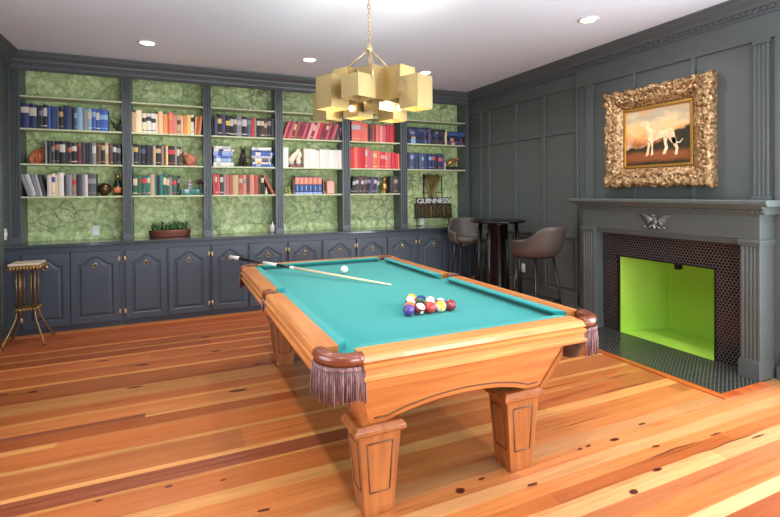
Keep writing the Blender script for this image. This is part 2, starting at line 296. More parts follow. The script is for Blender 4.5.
  (5, 3, [(2.2132, 2.2553, 'black', 0.24, 'ltgrey', 14), (2.2553, 2.2977, 'charcoal', 0.24, 'ltgrey', 14), (2.2977, 2.3415, 'brown', 0.24, None, 14), (2.3415, 2.3878, 'charcoal', 0.24, 'ltgrey', 14), (2.3878, 2.4344, 'brown', 0.235, 'grey', 14), (2.4344, 2.4836, 'black', 0.235, 'grey', 14), (2.4836, 2.5343, 'purple', 0.235, None, 14), (2.5343, 2.5805, 'charcoal', 0.235, 'ltgrey', 14), (2.5805, 2.6234, 'slate', 0.235, 'ltgrey', 14), (2.8353, 2.8882, 'charcoal', 0.25, None, 0), (2.8882, 2.9179, 'brown', 0.25, 'grey', 0), (2.9179, 2.9502, 'charcoal', 0.245, 'tan', 0), (2.9502, 2.99, 'black', 0.24, None, 0)]),
  (6, 2, [(3.1137, 3.1511, 'navy', 0.245, None, 3), (3.1511, 3.212, 'slate', 0.245, 'ltblue', 0), (3.212, 3.2557, 'navy', 0.245, 'purple', 0), (3.2557, 3.3085, 'navy', 0.245, None, 0), (3.3085, 3.3468, 'slate', 0.245, None, 0), (3.3468, 3.3882, 'slate', 0.24, 'ltblue', 0), (3.3882, 3.4777, 'navy', 0.24, None, 0), (3.4777, 3.5303, 'navy', 0.24, 'periwinkle', 0), (3.5303, 3.5772, 'navy', 0.235, 'rose', 0), (3.5772, 3.632, 'black', 0.235, None, 0), (3.632, 3.7133, 'navy', 0.245, 'rose', 0), (3.7133, 3.7519, 'purple', 0.23, None, 0)]),
]
STACKS = [
  (3, 2, 0.424, 0.6648, [(0.06, 'white', 'ltgrey'), (0.065, 'ltblue', 'white'), (0.035, 'royal blue', 'periwinkle'), (0.07, 'periwinkle', 'blue'), (0.035, 'white', 'navy'), (0.045, 'ltgrey', 'white')], 0),
  (3, 2, 0.8886, 1.1551, [(0.045, 'royal blue', 'ltblue'), (0.03, 'white', 'orange'), (0.06, 'slate', 'cream'), (0.04, 'ltgrey', 'periwinkle'), (0.055, 'royal blue', 'white'), (0.032, 'blue', 'navy'), (0.045, 'bright white', 'ltgrey')], 0),
  (2, 3, 0.0499, 0.2951, [(0.028, 'green', 'teal'), (0.045, 'teal', 'ltgrey')], 0),
  (6, 1, 3.1195, 3.4597, [(0.085, 'navy', 'ltblue'), (0.035, 'black', 'tan'), (0.045, 'navy', 'purple'), (0.045, 'navy', 'grey'), (0.04, 'slate', 'navy'), (0.035, 'navy', 'black')], 0),
  (6, 1, 3.5258, 3.7519, [(0.08, 'charcoal', 'brown'), (0.05, 'black', 'purple'), (0.05, 'navy', 'slate'), (0.045, 'charcoal', 'grey'), (0.04, 'black', 'navy')], 0),
  (6, 1, 3.7984, 4.1022, [(0.035, 'navy', 'yellow'), (0.045, 'purple', 'rose'), (0.045, 'black', 'tan'), (0.04, 'navy', 'black'), (0.075, 'blue', 'slate')], 0),
]
FIG = {'bird': (-0.693, -0.576), 'bookend1': (-1.452, -1.303), 'sphere': (-0.822, -0.678), 'bottle': (-0.667, -0.576), 'bookend2': (0.073, 0.236), 'bust': (0.123, 0.188), 'rose': (0.215, 0.307), 'dog': (0.723, 0.853), 'lean_red': (1.044, 1.192), 'smallfig': (1.053, 1.105), 'horse': (1.363, 1.564), 'bookendbrass': (1.815, 1.885), 'ornL': (1.312, 1.413), 'bookL': (1.405, 1.44), 'pink': (1.888, 2.014), 'bust5': (2.717, 2.819), 'lyingred': (2.25, 2.505), 'fox': (3.78, 4.07), 'strip': (3.758, 3.792), 'purp': (3.463, 3.518)}
SHADES = [(0.98, 3.105, 2.031, 2.252), (1.089, 2.891, 2.075, 2.223), (1.465, 2.809, 2.018, 2.234), (1.43, 2.99, 2.104, 2.334), (1.142, 3.229, 2.11, 2.345), (1.271, 3.083, 2.108, 2.339), (1.371, 3.214, 2.055, 2.255), (1.075, 3.534, 2.014, 2.235), (1.273, 3.39, 2.028, 2.224), (1.554, 3.372, 2.021, 2.246), (1.688, 3.202, 2.098, 2.32), (1.404, 3.572, 2.092, 2.304)]
DOG = {'body': [(0.257, 0.709), (0.291, 0.746), (0.347, 0.757), (0.385, 0.732), (0.394, 0.645), (0.459, 0.611), (0.582, 0.569), (0.649, 0.594), (0.711, 0.601), (0.752, 0.535), (0.765, 0.456), (0.779, 0.373), (0.765, 0.339), (0.72, 0.359), (0.676, 0.43), (0.649, 0.468), (0.559, 0.459), (0.474, 0.427), (0.436, 0.402), (0.376, 0.413), (0.367, 0.475), (0.353, 0.588), (0.331, 0.671), (0.291, 0.681)], 'hind1': [(0.707, 0.45), (0.774, 0.443), (0.783, 0.368), (0.808, 0.281), (0.794, 0.171), (0.754, 0.173), (0.772, 0.27), (0.734, 0.342)], 'hind2': [(0.6, 0.462), (0.66, 0.455), (0.644, 0.386), (0.667, 0.293), (0.626, 0.192), (0.582, 0.195), (0.622, 0.304), (0.604, 0.39)], 'fore1': [(0.371, 0.438), (0.407, 0.422), (0.398, 0.324), (0.38, 0.196), (0.336, 0.179), (0.367, 0.327)], 'fore2': [(0.416, 0.433), (0.452, 0.429), (0.447, 0.32), (0.452, 0.2), (0.412, 0.179), (0.427, 0.322)], 'tail': [(0.756, 0.438), (0.776, 0.389), (0.817, 0.362), (0.864, 0.416), (0.872, 0.41), (0.826, 0.347), (0.779, 0.363), (0.747, 0.413)]}
E_FRONT, E_LEFT, E_RIGHT, E_SPOT, E_BULB, EXPO = 140, 65, 95, 72, 6.5, 0.35
# ------------------------------------------------------------------ room shell
XL, XR, YB, YF, ZC = -1.6, 4.17, 6.55, -2.0, 2.97
def floor_mesh():
    mb = MB(); cols = []
    base = [(200,124,68), (206,130,72), (194,116,62), (202,124,68), (210,136,78), (188,110,58), (204,128,72)]
    light = [(226,164,98), (230,170,104), (222,154,90)]
    dark = [(150,84,54), (140,76,50), (158,90,56)]
    red = [(182,102,54), (176,96,50)]
    # lengthwise strips read off the floor: y0, y1, colour (None: boards of the general mix)
    fixed = [(1.29,1.36,(232,192,144)), (1.36,1.47,None), (1.47,1.56,(190,122,78)), (1.56,1.66,(226,178,124)), (1.66,1.74,None), (1.74,1.82,(212,142,84)), (1.82,1.90,(224,174,120)),  # nearest strips are paler: window glare is put into their colour
             (1.90,1.99,(216,146,90)), (1.99,2.10,(222,166,112)), (2.10,2.22,(212,140,82)), (2.22,2.34,(206,132,74)), (2.34,2.43,(226,170,104)), (2.43,2.61,(198,120,66)), (2.61,2.635,(222,160,96)),
             (2.635,2.76,None), (2.76,2.80,(230,172,106)), (2.80,3.03,(200,124,70)), (3.03,3.07,(232,176,106)), (3.07,3.26,(194,116,62)), (3.26,3.32,None), (3.32,3.45,None), (3.45,3.51,None),
             (3.51,3.66,(204,128,70)), (3.66,3.70,(224,160,94)), (3.70,3.84,(188,110,58)), (3.84,4.05,(224,160,92)), (4.05,4.12,(170,92,46)), (4.12,4.34,(194,116,60)), (4.34,4.39,(226,162,94)),
             (4.39,4.60,(188,108,56)), (4.60,4.64,(212,142,80)), (4.64,4.84,(192,112,58)), (4.84,4.88,(214,144,82)), (4.88,5.03,(180,100,52)), (5.03,5.08,(222,154,86)), (5.08,5.26,(184,102,52)),
             (5.26,5.30,(208,136,76)), (5.30,5.46,(176,94,48)), (5.46,5.62,(188,106,54)), (5.62,5.65,(204,128,70)), (5.65,5.86,(180,96,50))]
    rows = list(fixed)
    y = 1.29; alt = 0
    while y > YF:
        w = random.choice((.09,.12,.15,.05)); rows.append((max(y-w, YF), y, random.choice(light) if w < .06 or random.random() < .25 else None)); y -= w
    y = 5.86
    while y < YB:
        w = .13; rows.append((y, min(y+w, YB), None)); y += w
    def put(x0, x1, y0, y1, c, z=0.0):
        mb.add([(x0,y0,z),(x1,y0,z),(x1,y1,z),(x0,y1,z)], [(0,1,2,3)]); cols.append(c)
    stubs = {(3.26,3.32): (-.65, (228,168,100)), (2.635,2.76): (1.0, (156,88,60)), (3.45,3.51): (-.2, (150,84,56))}
    for y0, y1, c in rows:
        x = XL - .05; first = True
        while x < XR + .6:
            L = random.uniform(1.3, 3.4)
            x1 = min(x + L, XR + .6)
            if (y0, y1) in stubs and first: x1, cc = stubs[(y0, y1)]
            elif c is not None:
                k = random.uniform(.94, 1.05) if random.random() < .75 else random.uniform(.84, .94)
                cc = tuple(min(255, q*k) for q in c)
            else: cc = random.choice(base + base + light[:1] + red)
            put(x, x1, y0, y1, cc); x = x1; first = False
    # knots and resin streaks: dark wood grown into single boards
    def knot(x, y, a, b, c=(112,56,38)):
        o = []
        for k in range(12):
            r = 1 + .13*math.sin(2*k*PI/6 + x*9) + .06*math.sin(k*2.2+x*31)
            o.append((x + a*r*math.cos(k*PI/6), y + b*r*math.sin(k*PI/6), .0006))
        mb.add(o, [tuple(range(12))]); cols.append(c)
    for x, y, a, b in [(1.24,1.94,.028,.02), (1.59,1.83,.03,.012), (2.31,1.96,.03,.016), (2.46,1.81,.028,.011), (2.26,1.655,.03,.014), (1.99,1.58,.03,.016), (1.39,1.975,.02,.01), (2.12,1.975,.02,.009),
                       (1.42,1.60,.022,.009), (2.05,1.97,.02,.008), (2.62,2.02,.035,.008), (-1.18,4.28,.05,.02), (-.98,4.25,.04,.016), (.32,4.62,.05,.018), (-.28,4.52,.06,.02), (.4,3.62,.07,.02), (.62,4.12,.05,.018),
                       (.25,5.12,.05,.02), (-.6,4.78,.05,.015), (-.05,2.58,.02,.01), (-.35,2.6,.018,.009), (.2,2.52,.016,.008), (.35,2.2,.03,.01), (-.3,4.02,.06,.015), (.95,1.55,.03,.012), (-.7,2.5,.02,.008), (2.9,1.75,.05,.008), (3.1,1.63,.06,.007)]:
        knot(x, y, a, b)
        if b > .012: knot(x, y, a*.55, b*.55, (76,34,30)); mb.v[-12:] = [(p[0], p[1], .0009) for p in mb.v[-12:]]
    for x0, x1, y, w in [(-1.5,-.2,2.71,.014), (-.5,.6,2.735,.01), (2.7,3.3,2.45,.014), (2.3,2.75,1.745,.012), (2.6,3.2,1.66,.008), (3.0,3.3,2.62,.012), (2.1,2.6,2.2,.006), (-.9,.2,3.49,.012), (2.2,2.9,2.68,.008), (-.3,.7,2.69,.008)]:
        n = 14; o = [(x0+(x1-x0)*i/n, y + .003*math.sin(i*.8+x0) - w*math.sin(PI*i/n)*.6, .0007) for i in range(n+1)] + [(x0+(x1-x0)*i/n, y + .003*math.sin(i*.8+x0) + w*math.sin(PI*i/n)*.6, .0007) for i in range(n, -1, -1)]
        o = o[:n+1] + o[n+2:-1]
        mb.add(o, [tuple(range(len(o)))]); cols.append((136,72,46))
    m = mat('heart_pine_floor', (200,130,70), .33, coat=.2); nt = NT(m)
    at = nt.n.new('ShaderNodeAttribute'); at.attribute_name = 'plank'
    v = geo_vec(nt, (1.1, 26, 1)); n1 = nt.noise(v, 1.0, 4, .6, 1.2)
    v2 = geo_vec(nt, (.7, 9, 1)); n2 = nt.noise(v2, 1.0, 2, .5, .8)
    v3 = geo_vec(nt, (1.6, 70, 1)); n3 = nt.noise(v3, 1.0, 3, .6, .6)
    h = nt.ramp(nt.math('ADD', nt.math('ADD', nt.math('MULTIPLY', n1.outputs[0], .45), nt.math('MULTIPLY', n2.outputs[0], .3)), nt.math('MULTIPLY', n3.outputs[0], .25)), [(.33, (.56,.42,.34)), (.43, (.88,.82,.78)), (.52, (1.02,1.0,.98)), (.66, (1.16,1.24,1.32))])
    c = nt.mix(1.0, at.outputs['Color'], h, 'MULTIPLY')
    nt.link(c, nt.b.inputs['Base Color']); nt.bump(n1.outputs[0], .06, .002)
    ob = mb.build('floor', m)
    a = ob.data.color_attributes.new('plank', 'FLOAT_COLOR', 'CORNER')
    for p, cc in zip(ob.data.polygons, cols):
        for li in p.loop_indices: a.data[li].color = (lin(cc)[0]*.80, lin(cc)[1]*.70, lin(cc)[2]*.62, 1) if p.center.y < 4.4 else (lin(cc)[0]*.95, lin(cc)[1]*.86, lin(cc)[2]*.78, 1)  # back boards are brightened in colour to offset the dimmer light there
    return struct(ob)
floor_mesh()
struct(MB().box(XL-.1, XR+.7, YF-.1, YB+.1, ZC, ZC+.1).build('ceiling', M['ceiling']))
struct(MB().box(XL-.1, XR+.1, YB, YB+.1, 0, ZC).build('wall_back', M['grey_wall']))
# left wall with a window opening nearer than the frame, panelled towards the corner
def left_wall():
    b = MB()
    b.box(XL-.1, XL, YF, 1.0, 0, ZC).box(XL-.1, XL, 3.0, YB, 0, ZC).box(XL-.1, XL, 1.0, 3.0, 0, .5).box(XL-.1, XL, 1.0, 3.0, 2.5, ZC)
    for y0, y1 in ((5.86, 5.94), (5.2, 5.28), (4.4, 4.48), (3.5, 3.58)): b.box(XL, XL+.018, y0, y1, 0, 2.8)
    for z0, z1 in ((0, .16), (.9, .96), (2.14, 2.19), (2.63, 2.80)): b.box(XL, XL+.017, 3.1, 5.94, z0, z1)
    return struct(b.build('wall_left', M['grey_wall'], bevel=.004))
left_wall()
def front_wall():
    b = MB(); y0, y1 = YF-.1, YF
    b.box(XL-.1, .5, y0, y1, 0, ZC).box(2.0, 2.5, y0, y1, 0, ZC).box(4.0, XR+.7, y0, y1, 0, ZC)
    for a, c in ((.5, 2.0), (2.5, 4.0)): b.box(a, c, y0, y1, 0, .5); b.box(a, c, y0, y1, 2.55, ZC)
    return struct(b.build('wall_front', M['plainwall']))
front_wall()
GL = mat('window_glass', (235,240,245), .05, spec=.5); GL.node_tree.nodes['Principled BSDF'].inputs['Transmission Weight'].default_value = 1
def window(n, axis, a0, a1, z0, z1, p):
    b = MB()
    def bx(u0, u1, w0, w1, m=0, d=.03):
        if axis == 'y': b.box(u0, u1, p-d, p+d, w0, w1, m)
        else: b.box(p-d, p+d, u0, u1, w0, w1, m)
    bx(a0, a0+.05, z0, z1); bx(a1-.05, a1, z0, z1); bx(a0, a1, z0, z0+.05); bx(a0, a1, z1-.05, z1); bx(a0, a1, (z0+z1)/2-.02, (z0+z1)/2+.02); bx((a0+a1)/2-.015, (a0+a1)/2+.015, z0, z1)
    bx(a0, a1, z0, z1, 1, .003)
    return struct(b.build('window_%d' % n, [M['trimwhite'], GL]))
window(1, 'y', .5, 2.0, .5, 2.55, YF-.05); window(2, 'y', 2.5, 4.0, .5, 2.55, YF-.05); window(3, 'x', 1.0, 3.0, .5, 2.5, XL-.05); window(4, 'x', .2, 1.7, .25, 2.45, XR+.06)

# right wall: panelled, with the firebox opening
def right_wall():
    b = MB(); X0, X1 = XR+.02, XR+.16
    OY0, OY1, OZ = 2.487, 3.44, .785
    b.box(X0, X1, OY1, YB, 0, ZC).box(X0, X1, 1.7, OY0, 0, ZC).box(X0, X1, OY0, OY1, OZ, ZC)
    b.box(X0, X1, YF, .2, 0, ZC).box(X0, X1, .2, 1.7, 0, .25).box(X0, X1, .2, 1.7, 2.45, ZC)
    st = [(5.9,5.935), (5.68,5.74), (5.085,5.15), (4.55,4.615), (4.03,4.07)]
    for y0, y1 in st: b.box(XR, X0+.005, y0, y1, .0, 2.8)
    b.box(XR-.001, X0+.005, 4.03, 6.2, 2.63, 2.80)
    b.box(XR+.001, X0+.005, 4.03, 6.2, 2.125, 2.165)
    b.box(XR-.002, X0+.005, 4.03, 5.93, .90, .945)
    b.box(XR-.002, X0+.005, 4.03, 5.93, .0, .27)
    # applied panel beads below the chair rail
    for (ya, yb) in ((5.15,5.68), (4.615,5.085), (4.07,4.55), (5.74,5.90)):
        for q in ((ya+.03, ya+.045, .31, .86), (yb-.045, yb-.03, .31, .86)): b.box(XR+.008, X0+.005, *q)
        for z in (.31, .845): b.box(XR+.008, X0+.005, ya+.03, yb-.03, z, z+.015)
    # chimney breast, a little proud
    F = XR-.022
    b.box(F+.02, X0+.005, 2.04, 4.03, 1.3, 2.80)
    b.box(F, X0, 2.04, 4.03, 2.61, 2.801)
    b.box(F+.006, X0, 2.04, 4.03, 2.66, 2.675)
    for y0, y1 in ((4.005,4.03), (2.04,2.07)): b.box(F, X0, y0, y1, 1.3, 2.62)
    for y0, y1 in ((3.265,3.295), (2.675,2.715)): b.box(F, X0, y0, y1, 1.3, 1.58); b.box(F, X0, y0, y1, 2.38, 2.62)
    for y0, y1 in ((3.775,3.875), (2.105,2.21)):
        w = y1-y0
        pl = [(y0, X0)]
        for k in range(7):
            yy = y0 + w*k/7; d = F-.012 if k % 2 == 0 else F-.004
            pl += [(yy, d), (yy + w/7, d)]
        pl.append((y1, X0))
        o = len(b.v); b.prism([(p[1], p[0]) for p in pl], 'z', 1.37, 2.58)
        b.box(F-.022, X0, y0-.012, y1+.012, 1.365, 1.395); b.box(F-.016, X0, y0-.006, y1+.006, 2.58, 2.612)
    # wall beyond the breast, towards the camera
    b.box(XR, X0+.005, 1.86, 1.93, 0, 2.8); b.box(XR-.001, X0+.005, 1.7, 1.93, 2.63, 2.8); b.box(XR-.002, X0+.005, 1.7, 2.04, 0, .2)
    b.box(XR-.016, X0+.005, 1.7, 2.06, 0, .10)
    return struct(b.build('wall_right', M['grey_wall'], bevel=.004))
right_wall()
struct(MB().box(XR-.014, XR, 3.9, 6.0, 0, .13).build('baseboard_right', M['grey_wall'], bevel=.006))

# crown mouldings with dentils
def crown(name, axis, a0, a1, face, sgn):
    prof = [(0,2.79), (.016,2.79), (.022,2.80), (.016,2.812), (.02,2.83), (.03,2.83), (.03,2.858), (.04,2.862), (.046,2.875), (.05,2.89), (.068,2.905), (.09,2.925), (.10,2.945), (.112,2.95), (.114,2.97), (0,2.97)]
    b = MB()
    P = [(face+sgn*d, z) for d, z in prof]
    b.prism(P, 'y' if axis == 'y' else 'x', a0, a1)
    n = int((a1-a0)/.05)
    for k in range(n):
        u = a0 + (k+.25)*.05
        lo, hi = sorted((face+sgn*.028, face+sgn*.043))
        if axis == 'x': b.box(u, u+.028, lo, hi, 2.833, 2.857)
        else: b.box(lo, hi, u, u+.028, 2.833, 2.857)
    return struct(b.build(name, M['navy']))
crown('trim_1', 'x', XL, XR, 6.2, -1)
crown('trim_2', 'y', YF, 6.2, XR, -1)
crown('trim_3', 'y', YF, 6.2, XL, 1)

# ------------------------------------------------------------------ built-in bookcase
PIL = [(-1.6,-1.507), (-.555,-.463), (.311,.401), (1.18,1.277), (2.093,2.202), (2.979,3.089), (4.103,4.17)]
SH = [1.435, 1.79, 2.17, 2.52]
bk = thing('bookcase', 'dark grey-blue built-in bookcase of six bays along the back wall', 'bookcase', (1.285, 6.38, .935))
MB().box(XL+.005, XR+.015, 6.45, 6.53, .935, 2.95).build('back_panel', M['wallpaper'], bk, label='pale green stone-veined wallpaper back')
for x0, x1 in PIL:
    w = x1-x0; pl = [(x0, 6.5)]
    if w < .08: k0 = [(x0, 6.2), (x0+.018, 6.2), (x0+.018, 6.207), (x0+.03, 6.207), (x0+.03, 6.2), (x1-.02, 6.2), (x1-.02, 6.207), (x1-.01, 6.207), (x1-.01, 6.2), (x1, 6.2)]
    else:
        k0 = [(x0, 6.2)]
        for k in range(3):
            c = x0 + w*(.24 + .26*k); g = w*.10
            k0 += [(c-g, 6.2), (c-g*.6, 6.216), (c+g*.6, 6.216), (c+g, 6.2)]
        k0.append((x1, 6.2))
    pl += k0 + [(x1, 6.5)]
    MB().prism(pl, 'z', .935, 2.95).box(x0-.004, x1+.004, 6.194, 6.21, .935, 1.0).build('upright', M['navy'], bk)
MB().box(XL+.005, XR+.015, 6.205, 6.225, 2.785, 2.965).build('top_rail', M['navy'], bk)
for k in range(6):
    xa, xb = PIL[k][1], PIL[k+1][0]
    for i, z in enumerate(SH):
        if k == 5 and i == 0: continue
        MB().box(xa, xb, 6.215, 6.5, z-.017, z).build('shelf', M['shelf'], bk, label='pale green shelf')

# ------------------------------------------------------------------ base cabinets
DOORS = [(-1.457,-1.04), (-1.033,-.577), (-.524,-.109), (-.093,.345), (.379,.791), (.805,1.26), (1.286,1.709), (1.736,2.186), (2.207,2.649), (2.664,3.10), (3.149,3.63), (3.645,4.07)]
SPLIT = [XL+.002, -.551, .362, 1.273, 2.197, 3.125, XR-.008]
CABL = ['dark grey-blue double cabinet behind the gilt side table', 'dark grey-blue double cabinet under the copper planter', 'dark grey-blue double cabinet right of the planter, under the bay of stacked blue books',
        'dark grey-blue double cabinet under the bay of white books', 'dark grey-blue double cabinet under the bay of bright red books', 'dark grey-blue double cabinet behind the bar stool, under the unlit sign']
def loop_door(x0, x1, z0, z1, arch, N=15):
    # bottom-left, bottom-right, right shoulder, arch, left shoulder (closed loop); arch = rise of the hump
    L = [(x0, z0), (x1, z0), (x1, z1-arch)]
    for k in range(1, N):
        t = k/N; u = min(1, max(0, (t-.08)/.84)); h = .5-.5*math.cos(2*PI*u); h = h**.8
        L.append((x1 + (x0-x1)*t, z1-arch + arch*h))
    L.append((x0, z1-arch)); return L
def rect_match(x0, x1, z0, z1, N=15):
    L = [(x0, z0), (x1, z0), (x1, z1)]
    for k in range(1, N): L.append((x1+(x0-x1)*k/N, z1))
    L.append((x0, z1)); return L
for c in range(6):
    cx = (SPLIT[c]+SPLIT[c+1])/2
    cb = thing('base_cabinet', CABL[c], 'cabinet', (cx, 6.2, 0), 'base cabinets under the worktop')
    MB().box(SPLIT[c]+.001, SPLIT[c+1]-.001, 5.985, 6.49, .05, .90).box(SPLIT[c]+.001, SPLIT[c+1]-.001, 6.02, 6.49, .0, .052).build('body', M['navy_sky_tint'], cb)
    for d in (2*c, 2*c+1):
        x0, x1 = DOORS[d]; z0, z1 = .065, .835
        dr = MB()
        w = .062; yf = 5.963
        lo = [rect_match(x0, x1, z0, z1), rect_match(x0, x1, z0, z1), rect_match(x0+.006, x1-.006, z0+.006, z1-.006), loop_door(x0+w, x1-w, z0+w, z1-.052, .085), loop_door(x0+w+.010, x1-w-.010, z0+w+.010, z1-.062, .085),
              loop_door(x0+w+.022, x1-w-.022, z0+w+.022, z1-.074, .083), loop_door(x0+w+.04, x1-w-.04, z0+w+.04, z1-.092, .08)]
        ys = [5.984, yf+.004, yf, yf, yf+.011, yf+.011, yf+.002]
        dr.loft([[(p, y, q) for p, q in L] for L, y in zip(lo, ys)], 0, True, True, True, False)
        do = dr.build('door', M['navy_sky_tint'], cb)
        hx = (x0+x1)/2
        h = MB(); h.lathe([(.0, 0), (.017, 0), (.017, .004), (.008, .008), (.008, .016), (0, .018)], (0,0,0), 14); h.xf(Matrix.Translation((hx, yf, .705)) @ Matrix.Rotation(PI/2, 4, 'X'))
        h.tube([(hx+.021*math.sin(2*PI*k/16), yf-.012-.004*math.cos(2*PI*k/16), .684+.023*math.cos(2*PI*k/16)) for k in range(16)], .0045, 6, closed=True)
        h.build('handle', M['brass'], do, label='brass ring pull')
        sx = x0-.002 if d % 2 == 0 else x1+.002
        ha, hb = (sx-.003, sx+.013) if d % 2 == 0 else (sx-.013, sx+.003)
        for z in (.16, .74):
            q = MB(); q.tube([(sx, yf-.004, z-.028), (sx, yf-.004, z+.028)], .0075, 8); q.box(ha, hb, yf-.002, yf+.012, z-.022, z+.022)
            q.build('hinge', M['brass'], do, label='brass hinge')
tag(MB().box(XL+.002, XR, 5.94, 6.53, .90, .935).build('countertop', M['counter'], loc=(1.285, 6.2, .90), bevel=.006), 'glossy dark grey worktop running along the base cabinets under the bookcase', 'countertop')

# ------------------------------------------------------------------ books
PAL = dict(navy=(46,56,98), blue=(62,92,156), ltblue=(140,176,208), slate=(82,94,114), black=(34,34,38), charcoal=(62,62,68), grey=(138,138,142), ltgrey=(190,190,194), white=(226,221,212), cream=(240,222,184), tan=(196,168,130),
           peach=(242,194,154), orange=(228,146,90), coral=(232,112,96), salmon=(216,134,118), brown=(92,62,50), maroon=(112,42,50), red=(206,56,66), rose=(204,96,108), pink=(232,150,154), wine=(128,46,66), green=(52,96,74), teal=(56,128,128),
           purple=(86,76,116), yellow=(230,206,110), taupe=(156,138,122), brick=(168,92,76), periwinkle=(156,172,220), gold=(190,160,90), copper=(190,112,80), crimson=(190,44,62), white2=(250,250,248), lw=(206,200,190), lc=(212,194,156))
PAL['royal blue'] = (66,96,178); PAL['dark grey'] = (84,88,88); PAL['pinkish white'] = (220,204,200); PAL['bright white'] = (238,235,228); PAL['orange red'] = (236,120,84); PAL['bandedblue'] = (58,86,142)
BM = {}
def bmat(c):
    if c not in BM: BM[c] = mat('book_' + c.replace(' ', '_'), PAL[c], .55)
    return BM[c]
PAGES = mat('book_pages', (226,214,190), .8)
WORD = dict(ltblue='light blue', ltgrey='light grey', bandedblue='peach-and-blue banded', rose='rose red')
def word(c): return WORD.get(c, c)
ORD = ['', 'first', 'second', 'third', 'fourth', 'fifth', 'sixth', 'seventh', 'eighth', 'ninth', 'tenth', 'eleventh', 'twelfth', 'thirteenth', 'fourteenth', 'fifteenth', 'sixteenth', 'seventeenth', 'eighteenth', 'nineteenth', 'twentieth']
BAY = ['', 'bay above gilt table', 'bay above copper planter', 'bay with blue stacks', 'bay with white books', 'bay with bright-red books', 'bay above unlit sign']
ROWN = {1: 'top row', 2: 'middle row', 3: 'bottom row'}
ROWZ = {1: SH[2], 2: SH[1], 3: SH[0]}
def book_mesh(t, h, d, label, seed):
    rnd = random.Random(seed); b = MB()
    n = 5; sp = [(t*k/n, -min(.006, t*.12)*math.sin(PI*k/n)) for k in range(n+1)]
    b.prism(sp + [(t, .012), (0, .012)], 'z', 0, h, 0)
    c = min(.003, t*.15)
    b.box(0, c, .011, d, 0, h, 0); b.box(t-c, t, .011, d, 0, h, 0)
    b.box(c, t-c, .010, d-.005, .004, h-.005, 1)
    def band(z0, z1, m, pr=.0008):
        o = [(x, y-pr) for x, y in sp]
        b.prism([(x, y) for x, y in o[::1]] + [(t, .004), (0, .004)], 'z', z0, z1, m)
    if label == 'white' or label == 'cream':
        k = rnd.choice((0, 1)); band(h*(.62-.1*k), h*.86, 2)
        if rnd.random() < .6: band(h*.1, h*.15, 2)
    elif label:
        z = rnd.uniform(.5, .66); band(h*z, h*(z+.22), 2); band(h*.12, h*.15, 2)
    else:
        for z in (.1, .88): band(h*z, h*(z+.015), 2)
    return b
def place_book(bay, rw, i, x0, x1, c, h, lab, lean):
    a = math.radians(abs(lean)); t = (x1-x0)*math.cos(a) - .0015
    d = .150 + .015*((i*7) % 3)
    cl = {'white': 'white', 'cream': 'cream'}.get(lab, lab)
    lm = bmat({'white': 'lw', 'cream': 'lc'}.get(lab, lab)) if lab else bmat({'black': 'charcoal', 'navy': 'slate'}.get(c, 'gold' if c in ('wine', 'maroon', 'green', 'brown') else c))
    if c == 'bandedblue':
        b = MB(); n = 5; sp = [(t*k/n, -.006*math.sin(PI*k/n)) for k in range(n+1)]
        for z0, z1, m in ((0,.11,3), (.11,.14,4), (.14,.53,0), (.53,.56,4), (.56,.96,2), (.96,1,4)): b.prism(sp + [(t,d), (0,d)], 'z', h*z0, h*z1, m)
        b.prism([(x*.45+t*.28, y-.0012) for x, y in sp] + [(t*.73,.004), (t*.28,.004)], 'z', h*.2, h*.47, 5); b.prism([(x*.5+t*.25, y-.0012) for x, y in sp] + [(t*.75,.004), (t*.25,.004)], 'z', h*.62, h*.9, 6)
        mats = [bmat('bandedblue'), PAGES, bmat('salmon'), bmat('periwinkle'), bmat('navy'), bmat('ltblue'), bmat('peach')]
    else:
        b = book_mesh(t, h, d, lab, bay*1000+rw*100+i); mats = [bmat(c), PAGES, lm]
    if lean > 0: b.xf(Matrix.Translation((t,0,0)) @ Matrix.Rotation(a, 4, 'Y') @ Matrix.Translation((-t,0,0))); off = x1-t
    elif lean < 0: b.xf(Matrix.Rotation(-a, 4, 'Y')); off = x0
    else: off = x0
    y = 6.238 + .004*((i*5) % 4)
    o = b.build('book', mats)
    o.location = (off, y, ROWZ[rw] + .0004)
    wide = t > .075
    desc = word(c) + ' book' + (' with %s label' % word(lab) if lab and c != 'bandedblue' else '')
    short = word(c) + ' book'
    tail = ', %s from left, %s, %s' % (ORD[i+1], ROWN[rw], BAY[bay])
    if lean: desc = 'leaning ' + desc
    elif wide: desc = 'thick ' + desc
    if len((desc+tail).split()) > 16: desc = ('leaning ' if lean else '') + short
    tag(o, desc + tail, 'book', 'books on the %s of the %s' % (ROWN[rw], BAY[bay]))
    return o
for bay, rw, items in ROWS:
    for i, (x0, x1, c, h, lab, lean) in enumerate(items): place_book(bay, rw, i, x0, x1, c, h, lab, lean)
STN = ['left stack, middle row, bay with blue stacks', 'right stack, middle row, bay with blue stacks', 'under the pale bust', 'left stack, top row, bay above unlit sign', 'middle stack, top row, bay above unlit sign', 'right stack, top row, bay above unlit sign']
